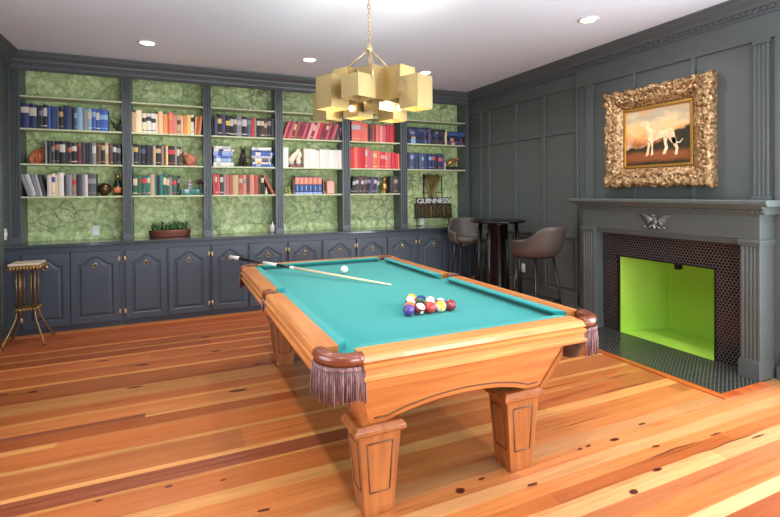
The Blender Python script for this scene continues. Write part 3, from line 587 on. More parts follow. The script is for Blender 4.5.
for si, (bay, rw, x0, x1, items, z0) in enumerate(STACKS):
    z = ROWZ[rw]
    for i, (t, c, lab) in enumerate(items):
        t *= .82 if bay == 3 else (.86 if bay == 6 else 1.0)
        L = (x1-x0) - .012*((i*3) % 4)
        b = book_mesh(t-.001, L, .19, lab, si*50+i)
        b.xf(Matrix.Translation((L,0,0)) @ Matrix.Rotation(-PI/2, 4, 'Y'))
        o = b.build('book', [bmat(c), PAGES, bmat(lab)])
        # the rotated book rests on its front board
        mn = min(v.co.z for v in o.data.vertices); mx = min(v.co.x for v in o.data.vertices)
        o.location = (x0 - mx + .004*((i*5) % 3), 6.24, z - mn + .0003)
        z += t
        tag(o, 'flat %s book, %s from bottom, %s' % (word(c), ORD[i+1], STN[si]), 'book', 'books lying flat in the ' + STN[si].split(', ', 1)[0] + ' of the ' + BAY[bay])
# ------------------------------------------------------------------ ornaments on the shelves
Y0 = 6.33
terra = mat('terracotta_glaze', (190,112,72), .5); terra2 = mat('rosy_terracotta', (196,124,98), .5)
bronze = mat('dark_bronze', (92,70,48), .3, .8); dkstone = mat('dark_sculpture', (44,40,38), .5); ivory = mat('ivory_plaster', (236,224,204), .5)
redbase = mat('dark_red_base', (124,52,44), .4); pinkg = mat('pink_ceramic', (226,160,146), .35); goldb = mat('warm_gold', (196,146,88), .35, .7)
# horse-head bookends (terracotta): neck, muzzle, mane
def horsehead(mb, x, z, s, dirn, y=Y0, base=True):
    # s = height; dirn = +1 looks to +x
    def q(u, w, dy=0): return (x + dirn*u*s, y+dy, z + w*s)
    mb.tube([q(-.30,.10), q(-.24,.35), q(-.10,.60), q(.05,.76)], [s*.27, s*.24, s*.19, s*.16], 12)
    mb.tube([q(.0,.78), q(.2,.66), q(.38,.50), q(.46,.43)], [s*.16, s*.135, s*.095, s*.075], 12)
    for dy in (-.05*s, .05*s): mb.tube([q(-.04,.86,dy), q(-.05,.99,dy)], [s*.045, s*.01], 6)
    for k in range(6): mb.ball(q(-.36+.05*k, .35+.11*k), (s*.06, s*.03, s*.08), 8, 5)
    if base: mb.box(x-.42*s, x+.42*s, y-.05, y+.05, z, z+.10*s)
    return mb
def sculpt(name, mb, mats, label, cat, z, x, group=None):
    o = mb.build(name, mats, loc=(x, Y0, z)); return tag(o, label, cat, group)
mb = MB(); x = -1.375
mb.ball((x, Y0, SH[1]+.082), (.07,.05,.082), 16, 10); mb.tube([(x+.02,Y0,SH[1]+.10), (x+.05,Y0,SH[1]+.15), (x+.066,Y0,SH[1]+.18)], [.05,.035,.012], 10); mb.tube([(x-.03,Y0-.03,SH[1]+.11), (x-.06,Y0-.04,SH[1]+.06), (x-.05,Y0-.045,SH[1]+.01)], [.03,.025,.02], 8)
for k in range(4): mb.tube([(x-.03+.025*k,Y0-.052,SH[1]+.14), (x-.04+.027*k,Y0-.058,SH[1]+.08), (x-.03+.025*k,Y0-.05,SH[1]+.02)], .006, 6)
mb.box(x-.072, x+.072, Y0-.05, Y0+.06, SH[1], SH[1]+.012)
sculpt('sculpted_bookend', mb, terra, 'round terracotta bookend on the middle shelf above the gilt side table', 'bookend', SH[1], x)
mb = MB(); x = .155
mb.ball((x+.015, Y0, SH[1]+.075), (.07,.055,.075), 16, 10); mb.tube([(x-.02,Y0,SH[1]+.13), (x-.06,Y0,SH[1]+.155), (x-.075,Y0-.01,SH[1]+.12)], [.034,.024,.012], 8); mb.tube([(x-.02,Y0-.05,SH[1]+.12), (x+.03,Y0-.06,SH[1]+.07), (x+.06,Y0-.05,SH[1]+.03)], .008, 6)
mb.box(x-.07, x+.08, Y0-.05, Y0+.06, SH[1], SH[1]+.012)
sculpt('sculpted_bookend', mb, terra2, 'round rosy terracotta bookend on the middle shelf above the copper planter', 'bookend', SH[1], x)
# dark bird with raised wings
mb = MB(); x = -.63; z = SH[2]
mb.box(x-.035, x+.035, Y0-.03, Y0+.03, z, z+.012); mb.tube([(x,Y0,z+.01), (x-.004,Y0,z+.05)], .006, 6); mb.ball((x, Y0, z+.075), (.03,.022,.035), 12, 8); mb.tube([(x-.02,Y0,z+.09), (x-.03,Y0,z+.12), (x-.045,Y0,z+.122)], [.016,.013,.004], 8)
for sg in (-1, 1): mb.tube([(x+.01*sg,Y0+.015*sg,z+.085), (x+.035*sg,Y0+.02*sg,z+.10), (x+.052*sg,Y0+.02*sg,z+.15), (x+.05*sg,Y0+.02*sg,z+.165)], [.016,.018,.012,.003], 8, flat=.4)
mb.tube([(x+.015,Y0,z+.06), (x+.03,Y0,z+.03)], [.014,.006], 6)
sculpt('bird_figurine', mb, dkstone, 'small dark bird figurine with raised wings at the end of the blue books', 'figurine', z, x)
# dark sphere
mb = MB(); x = -.75; z = SH[0]; mb.ball((x, Y0-.01, z+.078), .07, 22, 14); mb.lathe([(.035,0), (.035,.008), (.02,.014), (.02,.02)], (x,Y0-.01,z), 16)
sculpt('globe_ornament', mb, bronze, 'dark bronze ball ornament between grey books and a bottle', 'ornament', z, x)
# champagne bottle
x = -.618; t = thing('champagne_bottle', 'dark champagne bottle with orange label at the bay edge', 'bottle', (x, Y0-.01, SH[0]))
z = SH[0]; c = (x, Y0-.01, z)
MB().lathe([(.0,0), (.036,0), (.042,.006), (.042,.13), (.038,.15), (.022,.185), (.0145,.20), (.0145,.235), (.017,.237), (.017,.245), (0,.246)], c, 20).build('bottle_body', mat('bottle_glass', (22,34,24), .08, coat=.4), t)
MB().lathe([(.0155,.196), (.0185,.19), (.0155,.215), (.018,.238), (.018,.256), (.008,.262), (0,.262)], c, 18).build('foil', mat('gold_foil', (170,140,70), .35, .7), t, label='gold neck foil')
MB().lathe([(.0424,.035), (.0432,.035), (.0432,.095), (.0424,.095)], c, 20).build('paper_label', mat('orange_label', (232,132,84), .6), t, label='orange paper label')
# bust and dark rose on the teal books
x = .15; z = SH[0] + .0735; mb = MB(); mb.lathe([(0,0), (.022,0), (.022,.012), (.012,.02), (.014,.03), (.03,.045), (.032,.055), (.014,.068), (.012,.075)], (x,Y0,z), 14); mb.ball((x, Y0-.003, z+.097), (.019,.022,.027), 12, 9); mb.ball((x, Y0-.025, z+.094), (.004,.006,.006), 6, 5)
sculpt('bust', mb, mat('silvery_plaster', (180,170,172), .4), 'small pale bust standing on two flat teal books', 'figurine', z, x)
x = .265; mb = MB()
for k in range(9):
    a = k*2.4; r = .012+.0035*k; mb.ball((x+r*math.cos(a), Y0+.02+r*math.sin(a), z+.10-.003*k), (.016,.016,.022), 8, 6)
mb.tube([(x,Y0+.02,z), (x+.006,Y0+.02,z+.05), (x,Y0+.02,z+.09)], .006, 6); mb.lathe([(0,0), (.022,0), (.02,.008), (0,.01)], (x,Y0+.02,z), 12)
sculpt('rose_sculpture', mb, mat('dark_rose', (82,52,54), .5), 'dark rose sculpture beside the pale bust', 'figurine', z, x)
# seated dark dog between the blue stacks
x = .788; z = SH[1]; yd = Y0-.02; mb = MB()
mb.tube([(x,yd+.05,z+.05), (x,yd+.035,z+.10), (x,yd+.005,z+.155), (x,yd-.005,z+.185)], [.05,.046,.034,.026], 12)
for sg in (-1, 1):
    mb.tube([(x+.018*sg,yd-.015,z+.12), (x+.02*sg,yd-.03,z+.06), (x+.02*sg,yd-.032,z+.008), (x+.02*sg,yd-.05,z+.007)], [.015,.011,.009,.008], 8)
    mb.ball((x+.045*sg, yd+.03, z+.035), (.02,.045,.035), 10, 7); mb.tube([(x+.045*sg,yd,z+.01), (x+.045*sg,yd-.03,z+.01)], .011, 7)
    mb.tube([(x+.018*sg,yd+.005,z+.225), (x+.026*sg,yd+.008,z+.268)], [.012,.002], 6)
mb.ball((x, yd-.012, z+.208), (.03,.033,.028), 12, 9); mb.ball((x, yd-.045, z+.199), (.014,.016,.013), 10, 7)
mb.box(x-.06, x+.06, yd-.06, yd+.09, z, z+.01)
sculpt('dog_figurine', mb, dkstone, 'dark seated dog figurine between two stacks of blue books', 'figurine', z, x)
# leaning single red book and small white figure
o = book_mesh(.034, .27, .18, None, 99); o.xf(Matrix.Rotation(math.radians(-27), 4, 'Y')); o = o.build('book', [bmat('brick'), PAGES, bmat('salmon')])
o.location = (1.143, 6.25, SH[0]+.0004); tag(o, 'red book leaning hard against the last dark book, bottom row, bay with blue stacks', 'book', 'books on the bottom row of the bay with blue stacks')
x = 1.062; z = SH[0]; mb = MB(); yy = 6.228
mb.lathe([(0,0), (.017,0), (.016,.012), (.009,.03), (.012,.05), (.006,.062)], (x,yy,z), 12); mb.ball((x,yy,z+.074), .011, 10, 7)
sculpt('white_figurine', mb, ivory, 'tiny white figurine under the leaning red book', 'figurine', z, x)
# white horse head on red base
x = 1.463; z = SH[1]; t = thing('horse_bookend', 'white horse-head bookend on a dark red base', 'bookend', (x, Y0-.03, z))
MB().box(x-.085, x+.085, Y0-.085, Y0+.03, z, z+.038).build('plinth', redbase, t)
mb = MB(); y = Y0-.03
def W(u, w, dy=0): return (x+u, y+dy, z+w)
mb.tube([W(-.055,.04), W(-.06,.10), W(-.02,.16), W(.035,.215)], [.04,.042,.036,.03], 12); mb.tube([W(.035,.22), W(.06,.17), W(.04,.12), W(.01,.09)], [.034,.034,.026,.02], 12)
mb.tube([W(.03,.045), W(.045,.09), W(.02,.13)], [.04,.036,.02], 10)
for dy in (-.012, .012): mb.tube([W(.05,.235,dy), W(.066,.27,dy)], [.012,.002], 6)
for k in range(7): mb.ball(W(-.075+.018*k, .10+.022*k), (.02,.012,.022), 8, 6)
mb.build('head', ivory, t)
# volumes' wooden bookends, pink decanter, green ornament
x = 1.36; z = SH[0]; mb = MB()
for k in range(7): mb.ball((x+.03*math.cos(k*1.9), Y0+.02*math.sin(k*1.9), z+.02+.011*k), (.02,.018,.018), 8, 6)
mb.box(x-.045, x+.045, Y0-.03, Y0+.03, z, z+.012)
sculpt('stone_ornament', mb, mat('pale_green_stone', (176,190,120), .5), 'pale green stone ornament left of the banded volumes', 'ornament', z, x)
for x, lb in ((1.423, 'brown wooden bookend left of the banded volumes'), (1.845, 'brown wooden bookend between the banded volumes and the pink decanter')):
    mb = MB(); sg = 1 if x > 1.6 else -1
    mb.prism([(x-sg*.014, z), (x+sg*.03 if sg > 0 else x-.012, z), (x+sg*.03 if sg > 0 else x-.012, z+.012), (x, z+.05), (x, z+.18), (x-sg*.008, z+.195), (x-sg*.014, z+.18)], 'y', Y0-.07, Y0+.05)
    sculpt('wooden_bookend', mb, mat('brown_wood', (120,76,48), .4), lb, 'bookend', z, x)
x = 1.95; t = thing('decanter', 'square pink decanter with a tall stopper beside the banded volumes', 'decanter', (x, Y0, z))
MB().box(x-.055, x+.055, Y0-.04, Y0+.04, z, z+.178).build('decanter_body', pinkg, t, bevel=.012)
MB().lathe([(.014,.176), (.012,.205), (.015,.208), (.015,.214), (.008,.216), (.006,.25), (.010,.26), (0,.27)], (x,Y0,z), 14).build('stopper', pinkg, t)
# gold bust between the leaning dark books
x = 2.765; mb = MB(); z = SH[0]
mb.lathe([(0,0), (.03,0), (.03,.01), (.016,.02), (.018,.035), (.044,.06), (.05,.095), (.042,.125), (.022,.15), (.018,.165)], (x,Y0-.02,z), 18); mb.ball((x,Y0-.022,z+.198), (.028,.031,.036), 14, 10); mb.ball((x,Y0-.055,z+.193), (.006,.009,.009), 7, 5); mb.ball((x,Y0-.01,z+.21), (.032,.032,.032), 12, 8)
sculpt('bust', mb, goldb, 'gold bust standing among dark books under the bright red books', 'figurine', z, x)
# golden fox on dark base
x = 3.92; z = SH[1]; mb = MB(); y = Y0-.02
mb.box(x-.12, x+.10, y-.04, y+.04, z, z+.05, 1)
mb.tube([(x-.08,y,z+.09), (x-.02,y,z+.125), (x+.05,y,z+.145), (x+.075,y,z+.155)], [.032,.038,.032,.024], 12); mb.ball((x+.10,y,z+.175), (.03,.022,.022), 10, 8); mb.tube([(x+.115,y,z+.172), (x+.148,y,z+.166)], [.013,.004], 8)
for dy in (-.012,.012): mb.tube([(x+.095,y+dy,z+.19), (x+.092,y+dy,z+.215)], [.009,.001], 6)
for u in (-.075, -.05, .04, .062): mb.tube([(x+u,y+(.014 if u in (-.05,.062) else -.014),z+.12), (x+u+.006,y+(.014 if u in (-.05,.062) else -.014),z+.052)], [.014,.007], 7)
mb.tube([(x-.085,y,z+.10), (x-.12,y,z+.10), (x-.135,y,z+.075)], [.014,.02,.006], 8)
sculpt('fox_figurine', mb, [goldb, dkstone], 'golden fox figurine at the end of the navy books', 'figurine', z, x)
o = book_mesh(.05, .255, .18, None, 12).build('book', [bmat('purple'), PAGES, bmat('navy')]); o.location = (3.467, 6.245, SH[2]+.0004); tag(o, 'upright purple book between two flat stacks, top row, bay above unlit sign', 'book')
o = book_mesh(.03, .22, .18, None, 13).build('book', [bmat('cream'), PAGES, bmat('tan')]); o.location = (3.76, 6.245, SH[2]+.0004); tag(o, 'upright cream book between two flat stacks, top row, bay above unlit sign', 'book')
o = book_mesh(.016, .235, .18, None, 14).build('book', [bmat('white'), PAGES, bmat('ltgrey')]); o.location = (3.745, 6.236, SH[1]+.0004)
o.scale = (1,1,.45); tag(o, 'short white book beside the golden fox figurine', 'book')
# ------------------------------------------------------------------ on the worktop
ZT = .935
t = thing('planter', 'oval copper trough planter of small green succulents on the worktop', 'planter', (-.072, 6.30, ZT)); c = (-.072, 6.30, ZT)
MB().lathe([(0,0), (.218,0), (.226,.01), (.232,.075), (.236,.08), (.226,.083), (.22,.075), (.215,.06), (0,.06)], c, 36, 0, 1, .42).build('trough', M['copper'], t)
MB().lathe([(.0,.06), (.216,.062), (.1,.072), (0,.072)], c, 28, 0, 1, .41).build('soil', M['soil'], t)
rnd = random.Random(4)
for k in range(9):
    px = -.072 + (-.18 + .045*k); py = 6.30 + .025*(-1)**k; mb = MB(); hh = rnd.uniform(.07, .12)
    mb.tube([(px,py,ZT+.065), (px+rnd.uniform(-.01,.01),py,ZT+.065+hh*.6), (px+rnd.uniform(-.015,.015),py,ZT+.065+hh)], [.012,.014,.004], 8)
    for j in range(7):
        a = j*2.4; zz = ZT+.07+hh*j/7; mb.tube([(px,py,zz), (px+.022*math.cos(a),py+.018*math.sin(a),zz+.012), (px+.032*math.cos(a),py+.026*math.sin(a),zz+.028)], [.009,.009,.001], 6)
    mb.build('succulent', M['plant'], t)
t = thing('lidded_jar', 'small whitish lidded jar on the worktop beside an upright', 'jar', (1.15, 6.28, ZT)); c = (1.15, 6.28, ZT)
MB().lathe([(0,0), (.034,0), (.04,.012), (.04,.095), (.03,.11)], c, 20).build('jar_body', mat('jar_ceramic', (206,200,196), .35), t)
MB().lathe([(.033,.108), (.034,.12), (.012,.126), (.01,.135), (.012,.142), (0,.146)], c, 18).build('lid', M['steel'], t, label='grey metal lid')
def outlet(name, label, x, y, z, axis, w=.072, h=.115, cat='outlet', sw=False, grp=None):
    t = thing(name, label, cat, (x, y, z), grp); d = .007
    def bx(u0, u1, z0, z1, a, b):
        if axis == 'y': return MB().box(x+u0, x+u1, y-b, y-a, z+z0, z+z1)
        if axis == 'xr': return MB().box(x-b, x-a, y+u0, y+u1, z+z0, z+z1)
        return MB().box(x+a, x+b, y+u0, y+u1, z+z0, z+z1)
    bx(-w/2, w/2, -h/2, h/2, 0, d).build('plate', M['white'], t, bevel=.003)
    if sw: bx(-.012, .012, -.02, .02, d, d+.009).build('toggle', M['white'], t)
    else:
        for k in (-1, 1): bx(-.017, .017, k*.024-.014, k*.024+.014, d, d+.002).build('socket', M['trimwhite'], t)
outlet('wall_outlet', 'white outlet plate on the green back of the bay above the gilt table', -.86, 6.45, 1.03, 'y')
outlet('wall_outlet', 'white outlet plate under the unlit sign', 3.46, 6.45, 1.0, 'y')
outlet('wall_outlet', 'white outlet plate low on the grey wall behind the right bar stool', XR+.02, 4.98, .435, 'xr')
outlet('light_switch', 'white switch plate on the left wall above the worktop', XL, 6.03, 1.05, 'xl', cat='switch', sw=True)
# ------------------------------------------------------------------ unlit tube sign
SY = 6.39
t = thing('tube_sign', 'unlit bar sign with a harp and two lines of lettering, standing on the worktop', 'sign', (3.64, SY, ZT))
wire = mat('sign_wire', (26,28,24), .45); silver = mat('silver_letters', (240,238,240), .4); olive = mat('amber_tube', (124,100,54), .35); oldgold = mat('dull_gold_harp', (128,116,66), .45, .3)
mb = MB()
for x in (3.36, 3.92): mb.tube([(x,SY+.03,ZT), (x,SY+.03,1.10)], .007, 6)
for z in (1.055, 1.262, 1.36): mb.tube([(3.30,SY+.03,z), (3.98,SY+.03,z)], .007, 6)
mb.tube([(3.48,SY+.03,1.05), (3.48,SY+.03,1.73)], .011, 6); mb.tube([(3.80,SY+.03,1.05), (3.80,SY+.03,1.70)], .006, 6); mb.tube([(3.46,SY+.03,1.44), (3.82,SY+.03,1.44)], .006, 6); mb.tube([(3.46,SY+.03,1.70), (3.82,SY+.03,1.70)], .005, 6)
mb.box(3.34, 3.40, SY-.05, SY+.06, ZT, ZT+.008); mb.box(3.89, 3.95, SY-.05, SY+.06, ZT, ZT+.008)
mb.build('wire_frame', wire, t, label='black wire frame')
mb = MB()
hp = [(3.505,1.70), (3.53,1.725), (3.57,1.72), (3.61,1.705), (3.65,1.70), (3.69,1.712), (3.725,1.715), (3.735,1.69)]
mb.tube([(x,SY,z) for x, z in hp], [.012,.016,.017,.016,.016,.016,.014,.01], 8)
mb.tube([(3.505,SY,1.70), (3.515,SY,1.60), (3.54,SY,1.50), (3.575,SY,1.41), (3.60,SY,1.38)], .014, 8)
mb.tube([(3.735,SY,1.69), (3.71,SY,1.60), (3.675,SY,1.50), (3.64,SY,1.42), (3.60,SY,1.38)], .02, 8)
for k in range(7):
    x = 3.535+.026*k; mb.tube([(x,SY,1.70), (3.585+.011*k,SY,1.42+.028*k)], .004, 5)
mb.prism([(3.52,1.69), (3.72,1.69), (3.66,1.47), (3.60,1.39), (3.56,1.47)], 'y', SY+.008, SY+.014)
mb.build('harp', oldgold, t, label='dull gold harp')
def text(body, name, size, x0, x1, z0, z1, mt, ext, bev, parent, y):
    cu = bpy.data.curves.new(name, 'FONT'); cu.body = body; cu.size = 1; cu.extrude = ext; cu.bevel_depth = 0; cu.align_x = 'LEFT'; cu.resolution_u = 3
    ob = bpy.data.objects.new(name, cu); COL.objects.link(ob)
    bpy.context.view_layer.update()
    me = bpy.data.meshes.new_from_object(ob.evaluated_get(bpy.context.evaluated_depsgraph_get())); bpy.data.objects.remove(ob)
    xs = [v.co.x for v in me.vertices]; ys = [v.co.y for v in me.vertices]
    o = Vector(parent['_o'])
    for v in me.vertices:
        a = (v.co.x-min(xs))/(max(xs)-min(xs)); b = (v.co.y-min(ys))/(max(ys)-min(ys))
        v.co = Vector((x0+(x1-x0)*a, y - v.co.z, z0+(z1-z0)*b)) - o
    me.materials.clear(); me.materials.append(mt)
    q = bpy.data.objects.new(name, me); COL.objects.link(q); q.parent = parent; return q
q = text('GUINNESS', 'lettering', 1, 3.345, 3.915, 1.275, 1.35, silver, .012, 0, t, SY); q['label'] = 'silver upper lettering'
MB().box(3.335, 3.925, SY+.016, SY+.022, 1.266, 1.358).build('letter_backing', mat('letter_shadow_strip', (58,62,50), .6), t, label='narrow dark strip painted as shadow behind the upper lettering')  # dark strip added behind the letters to stand for their shadows
# lower word: outlined in bent tube
def tubeword():
    mb = MB(); z0, z1 = 1.07, 1.245; r = .0075
    def path(p, closed=True): mb.tube([(x, SY-.004, z0+(z1-z0)*zz) for x, zz in p], r, 6, closed=closed)
    def T(x, w): path([(x,1), (x+w,1), (x+w,.8), (x+w*.66,.8), (x+w*.66,0), (x+w*.34,0), (x+w*.34,.8), (x,.8)])
    def I(x, w): path([(x,1), (x+w,1), (x+w,0), (x,0)])
    def Mm(x, w): path([(x,0), (x,1), (x+w*.24,1), (x+w*.5,.5), (x+w*.76,1), (x+w,1), (x+w,0), (x+w*.78,0), (x+w*.78,.62), (x+w*.5,.14), (x+w*.22,.62), (x+w*.22,0)])
    def E(x, w): path([(x,0), (x,1), (x+w,1), (x+w,.8), (x+w*.36,.8), (x+w*.36,.6), (x+w*.9,.6), (x+w*.9,.4), (x+w*.36,.4), (x+w*.36,.2), (x+w,.2), (x+w,0)])
    T(3.33, .15); I(3.505, .06); Mm(3.59, .21); E(3.825, .12)
    return mb
q = tubeword().build('lettering', olive, t); q['label'] = 'brown outlined lower lettering'
MB().box(3.315, 3.965, SY+.012, SY+.02, 1.058, 1.256).build('letter_backing', mat('sign_backing', (52,50,32), .6), t, label='dark olive backing')
# ------------------------------------------------------------------ gilt side table
cx, cy = -1.335, 5.675
t = thing('side_table', 'small gilt metal side table with a marble top by the left cabinets', 'side table', (cx, cy, 0))
giltm = mat('gilt_metal', (158,126,78), .38, .8)
MB().box(cx-.125, cx+.125, cy-.125, cy+.125, .775, .795).build('table_top', mat('marble_top', (226,208,184), .25), t, bevel=.004, label='pale marble top')
mb = MB()
mb.box(cx-.12, cx+.12, cy-.12, cy+.12, .755, .775)
for k in range(9):
    u = -.104+.026*k
    for sx, sy in ((u,-.122), (u,.122), (-.122,u), (.122,u)): mb.ball((cx+sx, cy+sy, .748), (.013,.013,.02), 8, 6)
mb.build('scalloped_apron', giltm, t)
mb = MB(); mb.box(cx-.085, cx+.085, cy-.085, cy+.085, .345, .36)
for k in range(6):
    u = -.07+.028*k
    for sx, sy in ((u,-.087), (u,.087), (-.087,u), (.087,u)): mb.ball((cx+sx, cy+sy, .343), (.012,.012,.014), 8, 6)
mb.build('lower_shelf', giltm, t)
for sx in (-1, 1):
    for sy in (-1, 1):
        mb = MB(); a = (cx+sx*.07, cy+sy*.07)
        for q in ((.072,.072), (.045,.072)): mb.tube([(cx+sx*q[0], cy+sy*q[1], .76), (cx+sx*q[0], cy+sy*q[1], .35)], .006, 8)
        mb.tube([(a[0],a[1],.345), (a[0]+sx*.008,a[1]+sy*.008,.26), (a[0]+sx*.05,a[1]+sy*.05,.14), (a[0]+sx*.085,a[1]+sy*.09,.05), (a[0]+sx*.098,a[1]+sy*.105,.008)], [.008,.0085,.008,.008,.011], 8)
        mb.tube([(a[0]+sx*.09,a[1]+sy*.095,.008), (a[0]+sx*.115,a[1]+sy*.122,.008)], [.012,.010], 8)
        mb.build('leg', giltm, t)
# ------------------------------------------------------------------ pub table and stools
px, py = 3.72, 4.9
t = thing('pub_table', 'tall round black pub table in the corner between two bar stools', 'table', (px, py, 0))
MB().lathe([(0,1.06), (.33,1.06), (.345,1.07), (.345,1.084), (.335,1.09), (0,1.09)], (px,py,0), 40).build('table_top', M['gloss_black'], t)
MB().lathe([(0,0), (.21,0), (.21,.016), (.09,.03), (.085,.06), (.085,1.02), (.11,1.06), (0,1.06)], (px,py,0), 28).build('pedestal', M['gloss_black'], t)
for a in (.5, 2.07, 3.64, 5.21):
    MB().tube([(px+.24*math.cos(a),py+.24*math.sin(a),1.062), (px+.31*math.cos(a),py+.31*math.sin(a),0.0)], .032, 4).build('leg', M['black'], t)
def stool(label, loc, ang, hide):
    t = thing('bar_stool', label, 'bar stool', (loc[0], loc[1], 0), 'bar stools at the pub table')
    T = Matrix.Translation((loc[0], loc[1], 0)) @ Matrix.Rotation(ang, 4, 'Z')   # local +x = facing
    # bucket shell
    outer = []; n = 28; rows = 9
    A = math.radians(128)
    def top(ph):
        u = abs(ph)/A
        return .18 + .155*(1/(1+math.exp((u-.42)*20))) - .03*max(0, u-.8)/.2
    mb = MB(); loops = []
    for i in range(n+1):
        ph = -A + 2*A*i/n; dx, dy = -math.cos(ph), math.sin(ph)
        L = []
        for j in range(rows+1):
            w = j/rows; r = .178 + .062*min(1, w*3.2)**.7 + .012*w
            ex = 1 + .05*w*max(0, -dx) ; z = .745 + top(ph)*w**1.15
            rx = r*1.0 + (.035 if dx < 0 else .0)*w
            L.append((dx*rx*ex - .05*w*max(0, -dx)*(1 if top(ph) > .25 else .3), dy*r*1.04, z))
        loops.append(L)
    nn = rows+1
    vs = [p for L in loops for p in L]; fs = []
    for i in range(n):
        for j in range(rows): a = i*nn+j; fs.append((a, a+nn, a+nn+1, a+1))
    mb.add(vs, fs, 0, True); mb.xf(T)
    mb.build('seat_shell', hide, t, solid=.036, sub=1)
    mb = MB(); mb.lathe([(0,.742), (.12,.744), (.185,.757), (.215,.785), (.218,.81), (.20,.828), (.10,.84), (0,.842)], (0.025,0,0), 30, 0, 1.0, .98); mb.xf(T); mb.build('seat', hide, t)
    mb = MB(); mb.box(-.12, .12, -.12, .12, .715, .745); mb.xf(T); mb.build('seat_plate', M['black'], t)
    for sx in (-1, 1):
        for sy in (-1, 1):
            mb = MB(); mb.tube([(sx*.13,sy*.13,.735), (sx*.165,sy*.165,.40), (sx*.205,sy*.205,.006)], .0125, 8); mb.ball((sx*.205,sy*.205,.008), (.016,.016,.008), 8, 5); mb.xf(T); mb.build('leg', M['black'], t)
    mb = MB(); q = .182; mb.tube([(q,q,.25), (q,-q,.25), (-q,-q,.25), (-q,q,.25)], .009, 7, closed=True); mb.xf(T); mb.build('footrest', M['black'], t)
stool('grey-brown bucket bar stool between the pub table and the fireplace', (3.62, 4.10), math.radians(93), M['hide'])
stool('grey bucket bar stool between the pub table and the cabinets', (3.68, 5.52), math.radians(-108), M['hide2'])
# ------------------------------------------------------------------ fireplace
t = thing('fireplace', 'grey painted fireplace with black hexagon tile and a lime green firebox', 'fireplace', (4.1, 2.96, 0))
W = M['grey_wall']
BX = XR+.02
def fl(poly, z0, z1): return MB().prism(poly, 'z', z0, z1)
for y0, y1 in ((3.635, 3.795), (2.09, 2.225)):
    w = y1-y0; pl = [(BX, y0), (4.0, y0)]
    for k in range(4):
        c = y0 + w*(.2+.2*k); g = w*.055
        pl += [(4.0, c-g), (4.009, c-g*.5), (4.009, c+g*.5), (4.0, c+g)]
    pl += [(4.0, y1), (BX, y1)]
    b = fl(pl, .14, 1.035)
    b.box(3.978, BX, y0-.008, y1+.008, 0, .13); b.box(3.985, BX, y0-.004, y1+.004, .13, .145)
    b.box(3.985, BX, y0-.008, y1+.008, 1.02, 1.04); b.box(3.978, BX, y0-.012, y1+.012, 1.04, 1.068)
    b.build('pilaster', W, t, bevel=.003)
b = MB()
b.box(4.085, 4.125, 3.655, 3.70, 0, 1.03).box(4.06, 4.125, 2.22, 2.262, 0, 1.03).box(4.05, 4.125, 2.22, 2.245, 0, 1.03)
b.box(4.03, 4.125, 2.22, 3.64, 1.02, 1.07).box(4.015, 4.125, 2.22, 3.64, 1.045, 1.07)
b.build('inner_moulding', W, t, bevel=.003)
b = MB(); b.box(4.0, BX, 2.09, 3.795, 1.068, 1.262); b.box(3.993, BX, 2.085, 3.80, 1.245, 1.262)
b.build('frieze', W, t, bevel=.003)
b = MB()
b.prism([(BX,1.262), (3.985,1.262), (3.98,1.275), (3.972,1.278), (3.972,1.295), (3.955,1.30), (3.945,1.315), (3.93,1.325), (BX,1.325)], 'y', 2.05, 3.84)
k = 2.055
while k < 3.83: b.box(3.962, 3.98, k, k+.014, 1.277, 1.294); k += .028
b.build('bed_moulding', W, t)
b = MB(); b.prism([(BX,1.322), (3.925,1.322), (3.918,1.332), (3.905,1.34), (3.905,1.364), (3.912,1.37), (BX,1.37)], 'y', 2.0, 3.905)
b.build('mantel_shelf', W, t, bevel=.003)
b = MB(); b.box(4.12, BX+.02, 3.44, 3.64, 0, 1.03).box(4.12, BX+.02, 2.22, 2.487, 0, 1.03).box(4.12, BX+.02, 2.487, 3.44, .785, 1.03)
b.build('tile_surround', M['tile_v'], t, label='black hexagon tile surround')
# firebox: splayed sides, back, floor and soffit, open to the room
b = MB(); f0, f1, k0, k1 = 3.44, 2.487, 3.306, 2.62; xa, xb, zt = 4.122, 4.69, .785
P = [(xa,f0,.004), (xb,k0,.004), (xb,k1,.004), (xa,f1,.004), (xa,f0,zt), (xb,k0,zt), (xb,k1,zt), (xa,f1,zt)]
b.add(P, [(0,1,5,4), (1,2,6,5), (2,3,7,6), (0,3,2,1), (4,5,6,7)])
b.build('firebox', M['lime'], t, label='lime green painted brick firebox')
b = MB(); b.box(4.112, 4.135, 3.43, 3.448, .006, .792).box(4.112, 4.135, 2.48, 2.492, .006, .792).box(4.112, 4.135, 2.48, 3.448, .78, .793)
b.build('opening_edge', M['black'], t)
MB().box(4.30, 4.36, 2.93, 2.97, .70, .785).build('damper_handle', M['black'], t)
MB().box(3.50, 4.124, 2.075, 3.81, .0, .007).build('hearth', M['tile_h'], t, label='black tiled hearth')
MB().box(3.435, 3.50, 2.01, 3.87, 0, .009).box(3.50, 3.99, 2.01, 2.075, 0, .009).box(3.50, 4.0, 3.81, 3.87, 0, .009).build('hearth_border', M['hearthwood'], t, bevel=.003, label='reddish wood border')
